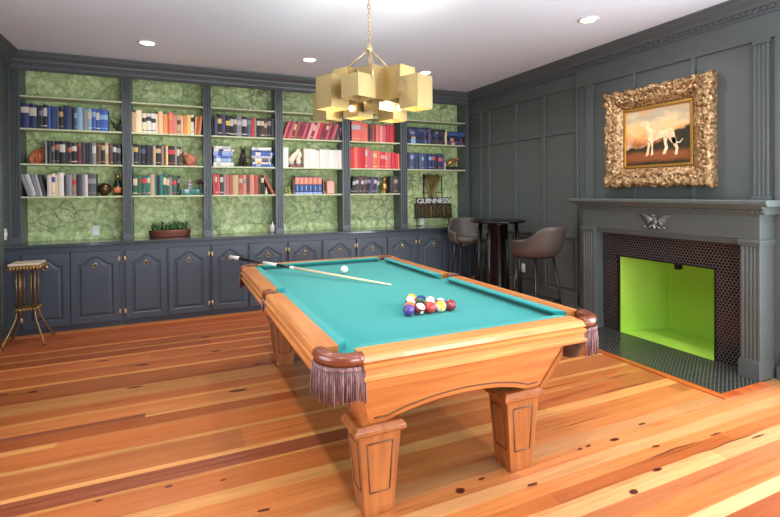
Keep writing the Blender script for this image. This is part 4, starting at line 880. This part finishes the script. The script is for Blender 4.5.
# eagle emblem
pew = mat('pewter', (128,132,130), .42, .8); b = MB(); ex, ey, ez = 3.992, 2.945, 1.165
b.ball((ex, ey, ez), (.014,.03,.045), 12, 8); b.ball((ex-.004, ey+.012, ez+.052), (.012,.016,.016), 10, 7); b.tube([(ex-.006,ey+.022,ez+.052), (ex-.006,ey+.038,ez+.046)], [.007,.002], 6)
for sg in (-1, 1):
    for k in range(6):
        a = .15+.20*k; L = .135-.012*k
        b.tube([(ex, ey+sg*.02, ez+.02), (ex-.006, ey+sg*(.02+L*.55*math.cos(a*.55)), ez+.035+.012*math.sin(a)+L*.15-.012*k), (ex-.002, ey+sg*(.02+L*math.cos(a*.6)), ez+.055-.021*k)], [.012,.011,.003], 6)
    b.tube([(ex, ey+sg*.015, ez-.03), (ex-.005, ey+sg*.05, ez-.06), (ex-.002, ey+sg*.085, ez-.068), (ex, ey+sg*.11, ez-.05)], [.010,.009,.008,.003], 6)
    b.ball((ex-.004, ey+sg*.095, ez-.055), (.009,.016,.012), 8, 6)
b.tube([(ex, ey, ez-.03), (ex-.004, ey, ez-.08)], [.02,.012], 8)
b.build('emblem', pew, t, label='pewter spread-winged eagle emblem')

# ------------------------------------------------------------------ framed painting
t = thing('framed_painting', 'large painting of a white greyhound in a carved gilt frame above the mantel', 'painting', (4.13, 3.035, 1.48))
FY0, FY1, FZ0, FZ1 = 2.498, 3.577, 1.483, 2.447
def frame():
    wd = .188
    prof = [(0,0), (0,.05), (.006,.078), (.018,.092), (.035,.096), (.055,.092), (.075,.082), (.095,.076), (.115,.078), (.13,.074), (.145,.06), (.158,.05), (.168,.046), (.175,.04), (wd,.022)]
    pts = []
    fine = []
    for (a, h), (c, e) in zip(prof, prof[1:]):
        for k in range(2): fine.append((a+(c-a)*k/2, h+(e-h)*k/2))
    fine.append(prof[-1])
    n1, n2 = 150, 134
    per = [(FY1-(FY1-FY0)*k/n1, FZ1, 0) for k in range(n1)] + [(FY0, FZ1-(FZ1-FZ0)*k/n2, 1) for k in range(n2)] + [(FY0+(FY1-FY0)*k/n1, FZ0, 2) for k in range(n1)] + [(FY1, FZ0+(FZ1-FZ0)*k/n2, 3) for k in range(n2)]
    cy, cz = (FY0+FY1)/2, (FZ0+FZ1)/2; hy, hz = (FY1-FY0)/2, (FZ1-FZ0)/2
    loops = []
    for (y, z, s) in per:
        L = []
        u, v = (y-cy)/hy, (z-cz)/hz
        for d, h in fine:
            yy = cy + u*(hy-d); zz = cz + v*(hz-d)
            p = Vector((yy*17, zz*17, d*17))
            amp = max(0, min(1, d/.012)) * max(0, min(1, (.128-d)/.02))
            q = noise.noise(p*1.9) + .7*noise.noise(p*4.6+Vector((5,2,1)))
            corner = max(0, min(abs(u), abs(v)) - .62)/.38
            mid = max(0, 1-abs(u)/.16) if s in (0, 2) else max(0, 1-abs(v)/.16)
            leaf = .5+.5*math.sin((y+z*1.0)*150 + 9*d*60*math.sin((y-z)*21))
            hh = h + amp*(.014*q + .005*leaf + .012*corner + .008*mid)
            # scalloped outer edge
            k = max(0, 1-d/.05)
            edge = (.010*math.sin((y if s in (0,2) else z)*46) + .012*noise.noise(Vector((y*30, z*30, 3))) + .012*corner) * k
            if h < .05: edge *= .3
            oy = (1 if u > 0 else -1) if s in (1, 3) else 0; oz = (1 if v > 0 else -1) if s in (0, 2) else 0
            L.append((4.168 - hh, yy + oy*edge, zz + oz*edge))
        loops.append(L)
    b = MB(); loops.append(loops[0]); b.loft(loops, 0, False, False, False, True)
    return b
frame().build('carved_frame', M['gilt'], t, label='heavily carved gilt frame')
iy0, iy1, iz0, iz1 = 2.69, 3.386, 1.675, 2.256
b = MB(); g = .02
for q in ((iy0-.004, iy1+.004, iz0-.004, iz0+g), (iy0-.004, iy1+.004, iz1-g, iz1+.004), (iy0-.004, iy0+g, iz0+g, iz1-g), (iy1-g, iy1+.004, iz0+g, iz1-g)): b.box(4.134, 4.158, *q)
b.build('inner_slip', M['giltplain'], t, bevel=.004, label='smooth bright gilt inner slip')
def canvas():
    m = mat('painted_landscape', (120,90,60), .45); nt = NT(m)
    g = nt.n.new('ShaderNodeNewGeometry'); sp = nt.n.new('ShaderNodeSeparateXYZ'); nt.link(g.outputs['Position'], sp.inputs[0])
    u = nt.math('DIVIDE', nt.math('SUBTRACT', iy1, sp.outputs[1]), iy1-iy0); v = nt.math('DIVIDE', nt.math('SUBTRACT', sp.outputs[2], iz0), iz1-iz0)
    pos = geo_vec(nt, (1,5,8)); n = nt.noise(pos, 1.0, 4, .6); pos2 = geo_vec(nt, (1,16,18)); n2 = nt.noise(pos2, 1.0, 4, .65)
    sky = nt.ramp(nt.math('ADD', v, nt.math('MULTIPLY', nt.math('SUBTRACT', n.outputs[0], .5), .55)), [(.3, lin((150,88,48))), (.45, lin((214,140,86))), (.6, lin((238,190,124))), (.72, lin((226,196,150))), (.85, lin((176,166,140))), (1, lin((212,160,110)))])
    cl = nt.ramp(nt.noise(geo_vec(nt, (1,3.4,6.5)), 1.0, 3).outputs[0], [(.5, (0,0,0)), (.66, (1,1,1))])
    sky = nt.mix(nt.math('MULTIPLY', cl, .5), sky, lin((246,222,178)))
    # dark wood on the far side and the low left
    hill = nt.math('ADD', nt.math('ADD', .33, nt.math('MULTIPLY', nt.math('MAXIMUM', nt.math('SUBTRACT', u, .35), 0.0), .52)), nt.math('MULTIPLY', nt.math('SUBTRACT', n2.outputs[0], .5), .22))
    tm = nt.ramp(nt.math('ADD', nt.math('MULTIPLY', nt.math('SUBTRACT', v, hill), 6.0), .5), [(.35, (1,1,1)), (.62, (0,0,0))])
    tree = nt.mix(n2.outputs[0], lin((30,26,18)), lin((66,58,34)))
    c = nt.mix(tm, sky, tree)
    low = nt.ramp(nt.math('ADD', v, nt.math('MULTIPLY', nt.math('SUBTRACT', n.outputs[0], .5), .12)), [(.06, (0,0,0)), (.13, (1,1,1)), (.22, (1,1,1)), (.29, (0,0,0))])
    c = nt.mix(nt.math('MULTIPLY', low, .9), c, nt.mix(n2.outputs[0], lin((120,62,34)), lin((176,104,62))))
    bot = nt.ramp(v, [(.0, (1,1,1)), (.1, (0,0,0))]); c = nt.mix(nt.math('MULTIPLY', bot, .8), c, lin((36,30,20)))
    nt.link(c, nt.b.inputs['Base Color']); return m
MB().box(4.150, 4.160, iy0, iy1, iz0, iz1).build('canvas', canvas(), t, label='landscape canvas with sunset sky')
b = MB()
dogm = mat('painted_white_dog', (232,208,170), .5); nt = NT(dogm); nn = nt.noise(geo_vec(nt, (1,14,14)), 1.0, 3)
nt.link(nt.ramp(nn.outputs[0], [(.3, lin((222,186,138))), (.5, lin((236,210,166))), (.7, lin((246,226,190)))]), nt.b.inputs['Base Color'])
for k, poly in DOG.items():
    pp = [(iy1-(iy1-iy0)*u, iz0+(iz1-iz0)*v) for u, v in poly]
    x = 4.1485 if k in ('body', 'hind1', 'fore1') else 4.149
    b.prism(pp, 'x', x, 4.1495)
b.build('painted_dog', dogm, t, label='painted white greyhound')

# ------------------------------------------------------------------ chandelier over the table
CX, CY = 1.255, 3.11
t = thing('chandelier', 'brushed brass chandelier of clustered open square boxes over the pool table', 'chandelier', (CX, CY, 2.0))
MB().lathe([(0,2.97), (.065,2.97), (.065,2.955), (.03,2.94), (.012,2.925), (0,2.92)], (CX,CY,0), 24).build('ceiling_canopy', M['brass'], t)
b = MB(); z = 2.93; k = 0
while z > 2.50:
    pts = []
    for i in range(12):
        a = 2*PI*i/12; w = .011*math.cos(a); h = .021*math.sin(a)
        pts.append((CX+(w if k % 2 else 0), CY+(0 if k % 2 else w), z-.012+h))
    b.tube(pts, .0032, 5, closed=True); z -= .031; k += 1
b.build('chain', M['brass'], t)
MB().lathe([(0,2.445), (.018,2.45), (.026,2.465), (.02,2.48), (.008,2.50), (0,2.505)], (CX,CY,0), 16).build('hub', M['brass'], t)
for a in (.2, 2.3, 4.4):
    MB().tube([(CX,CY,2.465), (CX+.29*math.cos(a),CY+.29*math.sin(a),2.275)], .007, 7).build('arm', M['brass'], t)
b = MB()
for a in (.2, 2.3, 4.4): b.tube([(CX,CY,2.20), (CX+.30*math.cos(a),CY+.30*math.sin(a),2.20)], .009, 6)
b.tube([(CX,CY,2.12), (CX,CY,2.46)], .011, 8)
b.tube([(CX+.29*math.cos(.2),CY+.29*math.sin(.2),2.285), (CX+.29*math.cos(.2),CY+.29*math.sin(.2),2.19)], .008, 6)
b.tube([(CX+.29*math.cos(2.3),CY+.29*math.sin(2.3),2.285), (CX+.29*math.cos(2.3),CY+.29*math.sin(2.3),2.19)], .008, 6)
b.tube([(CX+.29*math.cos(4.4),CY+.29*math.sin(4.4),2.285), (CX+.29*math.cos(4.4),CY+.29*math.sin(4.4),2.19)], .008, 6)
b.build('inner_frame', M['brass'], t)
ANG = -math.radians(22) + PI/4
def shade(x, y, z0, z1, s=.16, ang=ANG):
    b = MB(); h = s/2; w = .003
    for q in ((-h,h,-h,-h+w), (-h,h,h-w,h), (-h,-h+w,-h,h), (h-w,h,-h,h)): b.box(*q, z0, z1)
    b.xf(Matrix.Translation((x,y,0)) @ Matrix.Rotation(ang, 4, 'Z'))
    return b
for x, y, z0, z1 in SHADES: shade(x, y, z0-.012, z1-.012).build('shade', M['brushed'], t)
BULBS = [(.98,3.105,2.13), (1.465,2.81,2.13), (1.554,3.372,2.12), (1.205,3.345,2.11), (1.50,3.135,2.10)]
for x, y, z in BULBS:
    b = MB(); b.ball((x,y,z-.03), .02, 12, 8); b.tube([(x,y,z-.012), (x,y,z+.06)], .012, 8, 1); b.build('bulb', [M['bulb'], M['brass']], t)
# ------------------------------------------------------------------ downlights
for x, y, lb in ((-.25,5.33,'round recessed ceiling light above the bay with the copper planter'), (1.40,5.29,'round recessed ceiling light above the bay of white books'), (2.90,5.29,'round recessed ceiling light behind the chandelier'), (3.35,3.10,'round recessed ceiling light nearest the painting')):
    d = thing('ceiling_light', lb, 'ceiling light', (x, y, ZC-.012), 'recessed ceiling lights')
    MB().lathe([(.062,2.969), (.085,2.969), (.088,2.964), (.08,2.959), (.066,2.962), (.062,2.969)], (x,y,0), 28).build('trim_ring', M['trimwhite'], d)
    MB().lathe([(0,2.966), (.062,2.966), (.05,2.961), (0,2.960)], (x,y,0), 24).build('lens', M['lens'], d)
# ------------------------------------------------------------------ pool table
X0, X1, YN, YX = .515, 2.015, 1.745, 4.48
ZR, ZB = .80, .762
XM, YM = (X0+X1)/2, 3.17
t = thing('pool_table', 'amber pine pool table with turquoise cloth and fringed leather pockets', 'pool table', (XM, YM, 0))
FX, FY = M['pine_x'], M['pine_y']
MB().box(X0+.06, X1-.06, YN+.06, YX-.06, ZB-.05, ZB).build('playing_surface', M['felt'], t, label='turquoise cloth')
WR = .108
def rail(axis, a0, a1, o, inn, m):
    # o = outer face coordinate, inn = +1 if the table's inside lies towards larger coordinate
    pr = [(0,.772), (.004,.79), (.016,.80), (.132,.801), (.132,.75), (.02,.75), (.02,.762), (.006,.757), (.0,.748), (-.004,.735), (-.004,.715), (.0,.705), (.0,.694), (.012,.688), (.132,.688), (.132,.772-.02), (.02,.765)]
    pr = [(0,.774), (.005,.792), (.018,.80), (WR,.801), (WR,.688), (.014,.688), (.004,.694), (-.006,.70), (-.006,.712), (.002,.718), (.002,.742), (-.006,.748), (-.008,.757), (.004,.762), (.012,.768)]
    P = [(o+inn*d, z) for d, z in pr]
    return MB().prism(P, 'y' if axis == 'y' else 'x', a0, a1).build('rail', m, t)
g = .155; sp = .075
rail('x', X0+g, X1-g, YN, 1, FX); rail('x', X0+g, X1-g, YX, -1, FX)
for o, inn in ((X0, 1), (X1, -1)):
    rail('y', YN+g+.02, YM-sp, o, inn, FY); rail('y', YM+sp, YX-g-.02, o, inn, FY)
def cushion(axis, a0, a1, o, inn, cut0=.05, cut1=.05):
    pr = [(WR-.002,.8005), (WR+.02,.802), (WR+.050,.799), (WR+.055,.793), (WR+.012,.7625), (WR-.002,.7625)]
    lo = []
    for a, k in ((a0, 0), (a0+cut0*.0, 1)): pass
    def L(a, sg, cut):
        r = []
        for d, z in pr:
            aa = a + sg*cut*max(0, (d-WR)/.05)
            c = o+inn*d
            r.append((c, aa, z) if axis == 'y' else (aa, c, z))
        return r
    b = MB(); b.loft([L(a0, 1, cut0), L(a1, -1, cut1)], 0, True, True, True, False)
    return b.build('cushion', M['felt'], t, bevel=.002)
cushion('x', X0+g+.005, X1-g-.005, YN, 1); cushion('x', X0+g+.005, X1-g-.005, YX, -1)
for o, inn in ((X0, 1), (X1, -1)):
    cushion('y', YN+g+.025, YM-sp+.005, o, inn, .05, .02); cushion('y', YM+sp-.005, YX-g-.02, o, inn, .02, .05)
# sights on the rails
# apron: four sloping boards, arched below
def apron():
    zt, zb = .69, .42
    tx0, tx1, ty0, ty1 = X0+.13, X1-.14, YN+.10, YX-.10
    bx0, bx1, by0, by1 = .738, 1.772, 1.948, 4.13
    return zt, zb, (tx0,tx1,ty0,ty1), (bx0,bx1,by0,by1)
zt, zb, TP, BT = apron()
def apron_board(p0t, p1t, p0b, p1b, inward, arch, m, n=28):
    # outline in (u,w): u along, w 0 top..1 bottom; straight top, arched bottom
    p0t, p1t, p0b, p1b = map(Vector, (p0t, p1t, p0b, p1b)); inward = Vector(inward)
    top = []; bot = []
    for i in range(n+1):
        u = i/n
        T_ = p0t.lerp(p1t, u); B_ = p0b.lerp(p1b, u)
        k = 0
        if .13 < u < .87: k = arch*math.sin(PI*(u-.13)/.74)**.75
        top.append(T_); bot.append(B_.lerp(T_, k))
    b = MB(); vs = top + bot + [p+inward for p in top] + [p+inward for p in bot]; N = n+1; fs = []
    for i in range(n):
        fs += [(i, i+1, N+i+1, N+i), (2*N+i, 3*N+i, 3*N+i+1, 2*N+i+1), (i, 2*N+i, 2*N+i+1, i+1), (N+i, N+i+1, 3*N+i+1, 3*N+i)]
    fs += [(0, N, 3*N, 2*N), (n, 2*N+n, 3*N+n, N+n)]
    b.add(vs, fs)
    ob = b.build('apron_board', m, t)
    # routed line that follows the arch
    r = MB(); path = []
    for i in range(n+1):
        u = .06+.88*i/n; T_ = p0t.lerp(p1t, u); B_ = p0b.lerp(p1b, u); k = .10
        if .13 < u < .87: k = .10 + arch*math.sin(PI*(u-.13)/.74)**.75
        path.append(B_.lerp(T_, k) - inward.normalized()*.0005)
    r.tube(path, .0042, 5); o2 = r.build('routed_line', M['pine_dark'], t); o2.parent = ob
    return ob
a, c = TP, BT
apron_board((a[0],a[2],zt), (a[1],a[2],zt), (c[0],c[2],zb), (c[1],c[2],zb), (0,.03,0), .24, FX)
apron_board((a[0],a[3],zt), (a[1],a[3],zt), (c[0],c[3],zb), (c[1],c[3],zb), (0,-.03,0), .24, FX)
apron_board((a[0],a[2],zt), (a[0],a[3],zt), (c[0],c[2],zb), (c[0],c[3],zb), (.03,0,0), .3, FY)
apron_board((a[1],a[2],zt), (a[1],a[3],zt), (c[1],c[2],zb), (c[1],c[3],zb), (-.03,0,0), .3, FY)
for sx in (0, 1):
    for sy in (0, 1):
        tp = Vector((a[sx], a[2+sy], zt)); bt = Vector((c[sx], c[2+sy], zb-.004)); ix = 1 if sx == 0 else -1; iy = 1 if sy == 0 else -1; w = .035
        def sec(p): return [(p.x-ix*.006, p.y+iy*w, p.z), (p.x-ix*.006, p.y, p.z), (p.x, p.y-iy*.006, p.z), (p.x+ix*w, p.y-iy*.006, p.z), (p.x+ix*w, p.y+iy*w, p.z)]
        MB().loft([sec(tp), sec(bt)], 0, True, True, True, False).build('corner_post', M['pine_z'], t)
# legs
for lx, ly in ((.818, 2.012), (1.62, 2.012), (.818, 4.035), (1.62, 4.035)):
    b = MB(); h0, h1 = .072, .102; d0, d1 = .068, .080; zl = .378
    b.frustum((lx-h0,lx+h0,ly-d0,ly+d0), (lx-h1,lx+h1,ly-d1,ly+d1), .03, zl)
    b.frustum((lx-h0+.006,lx+h0-.006,ly-d0+.006,ly+d0-.006), (lx-h0+.001,lx+h0-.001,ly-d0+.001,ly+d0-.001), 0, .03)
    lg = b.build('leg', M['pine_z'], t, bevel=.004)
    b = MB(); cw, cd = .124, .096
    b.frustum((lx-h1-.003,lx+h1+.003,ly-d1-.003,ly+d1+.003), (lx-cw,lx+cw,ly-cd,ly+cd), .370, .382).box(lx-cw, lx+cw, ly-cd, ly+cd, .382, .402).frustum((lx-cw,lx+cw,ly-cd,ly+cd), (lx-cw+.015,lx+cw-.015,ly-cd+.015,ly+cd-.015), .402, .42)
    q = b.build('leg_cap', M['pine_z'], t, bevel=.003); q.parent = lg
    # routed panel outline on each face
    b = MB()
    for fx, fy in ((0,-1), (0,1), (-1,0), (1,0)):
        pts = []
        for u, z in ((-.64,.335), (.64,.335), (.60,.112), (-.60,.112)):
            k = (z-.03)/(zl-.03); hh = h0+(h1-h0)*k; de = d0+(d1-d0)*k
            pts.append((lx+u*hh, ly+fy*(de-.001), z) if fx == 0 else (lx+fx*(hh-.001), ly+u*de, z))
        for p, q2 in zip(pts, pts[1:]+pts[:1]): b.tube([p, q2], .0045, 5)
    q = b.build('routed_panel', M['pine_dark'], t); q.parent = lg
# pockets
def pocket(cx, cy, a0, a1, R, corner, fr_len, name='pocket'):
    # leather collar swept along an arc from angle a0 to a1 (degrees), with a fringe under its outer edge
    n = 18; loops = []
    sec = [(-.026,.755), (-.030,.79), (-.022,.803), (.0,.810), (.018,.808), (.030,.798), (.034,.782), (.028,.762), (.0,.75)]
    ext = corner
    arc = []
    for i in range(n+1):
        th = math.radians(a0+(a1-a0)*i/n); arc.append((cx+R*math.cos(th), cy+R*math.sin(th), math.cos(th), math.sin(th)))
    # straight tails along the rails
    t0 = math.radians(a0); t1 = math.radians(a1); s = 1 if a1 > a0 else -1
    d0 = (math.sin(t0)*s, -math.cos(t0)*s); d1 = (-math.sin(t1)*s, math.cos(t1)*s)
    if ext:
        arc = [(arc[0][0]+d0[0]*ext, arc[0][1]+d0[1]*ext, arc[0][2], arc[0][3])] + arc + [(arc[-1][0]+d1[0]*ext, arc[-1][1]+d1[1]*ext, arc[-1][2], arc[-1][3])]
    b = MB(); b.loft([[(x+nx*d, y+ny*d, z) for d, z in sec] for x, y, nx, ny in arc], 0, True, True, True, True)
    pk = b.build(name, M['leather'], t, label='brown leather pocket')
    # bowl under the opening
    b = MB(); ri = R-.02
    b.lathe([(ri*.94,.745), (ri*.9,.70), (ri*.78,.63), (ri*.55,.585), (0,.575)], (cx,cy,0), 20, 0)
    b.lathe([(0,.578), (ri*.53,.588), (ri*.76,.633), (ri*.88,.70), (ri*.92,.745)], (cx,cy,0), 20, 0)
    q = b.build('basket', mat_dark, t, label='dark leather ball basket'); q.parent = pk
    # fringe
    b = MB(); L = 0; seg = []
    for (p, q2) in zip(arc, arc[1:]):
        seg.append(math.hypot(q2[0]-p[0], q2[1]-p[1]))
    tot = sum(seg); N = int(tot/.0062); rnd = random.Random(int(cx*100+cy*10))
    for k in range(N+1):
        s_ = tot*k/N; i = 0
        while i < len(seg)-1 and s_ > seg[i]: s_ -= seg[i]; i += 1
        f = min(1, s_/seg[i]); p, q2 = arc[i], arc[i+1]
        x = p[0]+(q2[0]-p[0])*f; y = p[1]+(q2[1]-p[1])*f; nx = p[2]+(q2[2]-p[2])*f; ny = p[3]+(q2[3]-p[3])*f
        l = fr_len + rnd.uniform(-.012, .012); j = rnd.uniform(-.004, .004)
        x0_, y0_ = x+nx*.030, y+ny*.030
        b.tube([(x0_, y0_, .752), (x+nx*(.036+j), y+ny*(.036+j), .752-l*.5), (x+nx*(.033+j*2)+rnd.uniform(-.003,.003), y+ny*(.033+j*2), .752-l)], [.0036,.0042,.003], 5)
    b.loft([[(x+nx*.033, y+ny*.033, .762), (x+nx*.036, y+ny*.036, .745), (x+nx*.030, y+ny*.030, .74)] for x, y, nx, ny in arc], 0, True, True, True, True)
    q = b.build('fringe', M['fringe'], t, label='dusty plum fringe'); q.parent = pk
mat_dark = mat('dark_leather', (58,36,30), .45)
co = .13
for (cx_, cy_, a0, a1) in ((X0+co, YN+co+.01, 180, 270), (X1-co, YN+co+.01, 270, 360), (X1-co, YX-co-.01, 0, 90), (X0+co, YX-co-.01, 90, 180)):
    pocket(cx_, cy_, a0, a1, .105, .03, .135)
pocket(X0+.085, YM, 125, 235, .058, 0, .07); pocket(X1-.085, YM, -55, 55, .058, 0, .07)
# ------------------------------------------------------------------ balls in the rack and the cue ball
RB = .033
PALB = dict(yellow=(240,196,60), blue=(40,60,140), red=(206,58,52), purple=(84,60,140), orange=(232,128,70), green=(40,110,80), maroon=(140,40,46), black=(24,24,28))
bwhite = mat('ball_white', (246,240,226), .12, coat=.4)
BMAT = {k: mat('ball_'+k, v, .12, coat=.4) for k, v in PALB.items()}
def ball(x, y, c, stripe, label, tilt, group='racked balls', z=ZB):
    b = MB(); nu, nv = 24, 16; r = RB
    loops = []; lat = [PI*min(max(j/nv, .01), .99) for j in range(nv+1)]
    for th in lat: loops.append([(r*math.sin(th)*math.cos(2*PI*k/nu), r*math.sin(th)*math.sin(2*PI*k/nu), -r*math.cos(th)) for k in range(nu)])
    b.loft(loops, 0)
    # material by latitude: stripe = coloured belt; solids carry a white spot
    fi = 0
    for j in range(nv):
        for k in range(nu):
            th = (lat[j]+lat[j+1])/2
            if stripe: b.m[fi] = 0 if .32*PI < th < .68*PI else 1
            fi += 1
    if stripe: b.m[-2:] = [1, 1]
    if c is not None:
        d = Vector((0,-1,.0)) if stripe else Vector((.25,-.8,-.55)).normalized()
        a_ = d.orthogonal().normalized(); e = d.cross(a_)
        loop = [[tuple((d*math.cos(s)+(a_*math.cos(2*PI*k/12)+e*math.sin(2*PI*k/12))*math.sin(s))*r*1.003) for k in range(12)] for s in (.34, .2, .02)]
        b.loft(loop, 1, True, False, True)
    b.xf(Matrix.Rotation(tilt[0], 4, 'X') @ Matrix.Rotation(tilt[1], 4, 'Y') @ Matrix.Rotation(tilt[2], 4, 'Z'))
    b.xf(Matrix.Translation((x, y, z+r)))
    mats = [BMAT[c], bwhite] if c else [bwhite, bwhite]
    o = b.build('billiard_ball', mats, loc=(x, y, z)); return tag(o, label, 'billiard ball', group)
RK = [  # rows from the base (nearest) to the apex: colour, striped?
 [('purple',0), ('maroon',1), ('red',0), ('yellow',1), ('maroon',0)],
 [('orange',0), ('blue',0), ('green',1), ('purple',1)],
 [('green',0), ('black',0), ('orange',1)],
 [('blue',1), ('blue',0)],
 [('yellow',0)]]
RK[1] = [('orange',0), ('black',0), ('orange',1), ('purple',1)]; RK[2] = [('blue',1), ('green',0), ('green',1)]; RK[3] = [('red',1), ('blue',0)]; RK[4] = [('yellow',0)]
bx, by = 1.306, 2.345; dd = 2*RB+.0012
rn = ['front row', 'second row', 'third row', 'fourth row', 'apex']
for r, rowb in enumerate(RK):
    for j, (c, s_) in enumerate(rowb):
        x = bx + (j-(len(rowb)-1)/2)*dd; y = by + r*dd*.8661
        lb = '%s %s ball, %s of the racked triangle' % (c, 'striped' if s_ else 'solid', ('%s from left in the %s' % (ORD[j+1], rn[r])) if r < 4 else 'at the far apex')
        rnd = random.Random(r*10+j)
        tl = (rnd.uniform(-.5,.5), rnd.uniform(-.6,.6), rnd.uniform(-.4,.4)) if s_ else (rnd.uniform(-.3,.3), 0, rnd.uniform(-.6,.6))
        if (r, j) == (0, 1): tl = (.5, .15, 0)
        if (r, j) == (0, 3): tl = (0, 1.2, .5)
        if (r, j) == (0, 4): tl = (.5, 0, .7)
        ball(x, y, c, s_, lb, tl)
ball(1.30, 3.83, None, 0, 'white cue ball lying alone on the cloth behind the cue', (0,0,0), 'balls on the cloth')
# ------------------------------------------------------------------ cue
A_ = Vector((.45, 4.616, .862)); B_ = Vector((1.433, 3.161, ZB+.0075))
t = thing('pool_cue', 'pool cue with black wrap resting over the far pocket and cloth', 'cue', tuple(B_))
def cue(s0, s1, r0, r1, name, m, label=None):
    MB().tube([A_.lerp(B_, s0), A_.lerp(B_, (s0+s1)/2), A_.lerp(B_, s1)], [r0, (r0+r1)/2, r1], 12).build(name, m, t, label=label)
cue(0, .075, .0165, .016, 'butt', mat('cue_silver', (216,214,208), .3), 'silvery white butt')
cue(.075, .25, .016, .0148, 'wrap', mat('cue_black', (22,22,26), .5), 'black wrap')
cue(.25, .345, .0148, .014, 'forearm', mat('cue_white', (222,220,214), .3), 'white forearm')
cue(.345, .43, .014, .0132, 'sleeve', mat('cue_dark', (26,40,38), .4), 'dark sleeve')
cue(.43, .455, .0134, .0130, 'joint', M['white'], 'white joint')
cue(.455, .985, .0128, .0075, 'shaft', mat('cue_maple', (232,212,176), .35), 'pale maple shaft')
cue(.985, 1.0, .0075, .0068, 'tip', M['white'])
# ------------------------------------------------------------------ light
def area(name, loc, rot_, sx, sy, e, col=(1,1,1)):
    l = bpy.data.lights.new(name, 'AREA'); l.shape = 'RECTANGLE'; l.size = sx; l.size_y = sy; l.energy = e; l.color = col
    o = bpy.data.objects.new(name, l); COL.objects.link(o); o.location = loc; o.rotation_euler = rot_; return o
DAY = (.88, .94, 1.0)
area('daylight_front_a', (1.25, YF+.02, 1.5), (PI/2+.38, 0, 0), 1.4, 1.95, E_FRONT, DAY)
area('daylight_front_b', (3.25, YF+.02, 1.5), (PI/2+.38, 0, 0), 1.4, 1.95, E_FRONT, DAY)
area('daylight_side', (XL+.02, 2.0, 1.5), (PI/2+.35, 0, -PI/2), 1.9, 1.9, E_LEFT, DAY)
area('daylight_right', (XR+.01, .95, 1.35), (PI/2, 0, PI/2), 1.45, 2.1, E_RIGHT, DAY)
def spot(x, y, e):
    l = bpy.data.lights.new('downlight', 'SPOT'); l.energy = e; l.spot_size = math.radians(150); l.spot_blend = .9; l.shadow_soft_size = .05; l.color = (1,.95,.88)
    o = bpy.data.objects.new('downlight', l); COL.objects.link(o); o.location = (x, y, 2.95)
for x, y in ((-.25,5.33), (1.40,5.29), (2.90,5.29), (3.35,3.10), (-.25,3.1), (-.25,.9), (1.4,.9), (3.35,.9)): spot(x, y, E_SPOT)  # the last four are unseen, added out of view for symmetrical lighting
for x, y, z in BULBS:
    l = bpy.data.lights.new('bulb_light', 'POINT'); l.energy = E_BULB; l.shadow_soft_size = .03; l.color = (1,.90,.74)
    o = bpy.data.objects.new('bulb_light', l); COL.objects.link(o); o.location = (x+.03, y-.03, z+.03)
w = bpy.data.worlds.new('world'); S.world = w; w.use_nodes = True
w.node_tree.nodes['Background'].inputs[0].default_value = (.75,.85,1,1); w.node_tree.nodes['Background'].inputs[1].default_value = 1.0
# ------------------------------------------------------------------ camera
yaw, pit, rol = math.radians(24.3486), math.radians(-.53525), math.radians(-.43917)
r = Vector((math.cos(yaw), -math.sin(yaw), 0)); fw = Vector((math.sin(yaw), math.cos(yaw), 0)); up = Vector((0,0,1))
fw2 = fw*math.cos(pit)+up*math.sin(pit); up2 = up*math.cos(pit)-fw*math.sin(pit)
r3 = r*math.cos(rol)+up2*math.sin(rol); up3 = up2*math.cos(rol)-r*math.sin(rol)
cam = bpy.data.cameras.new('camera'); co_ = bpy.data.objects.new('camera', cam); COL.objects.link(co_)
co_.matrix_world = Matrix(((r3.x, up3.x, -fw2.x, 0), (r3.y, up3.y, -fw2.y, 0), (r3.z, up3.z, -fw2.z, 1.45), (0,0,0,1)))
cam.sensor_width = 36; cam.lens = 472.4666/780*36; cam.shift_y = (196.7814-258.5)/780; cam.clip_start = .02
S.camera = co_
v = S.view_settings; v.view_transform = 'Standard'; v.look = 'None'; v.gamma = 1; v.use_curve_mapping = False; v.exposure = EXPO
S.cycles.max_bounces = 8; S.cycles.diffuse_bounces = 5; S.cycles.glossy_bounces = 4; S.cycles.caustics_reflective = False; S.cycles.caustics_refractive = False; S.cycles.sample_clamp_indirect = 6
for o in bpy.data.objects:
    if '_o' in o: del o['_o']
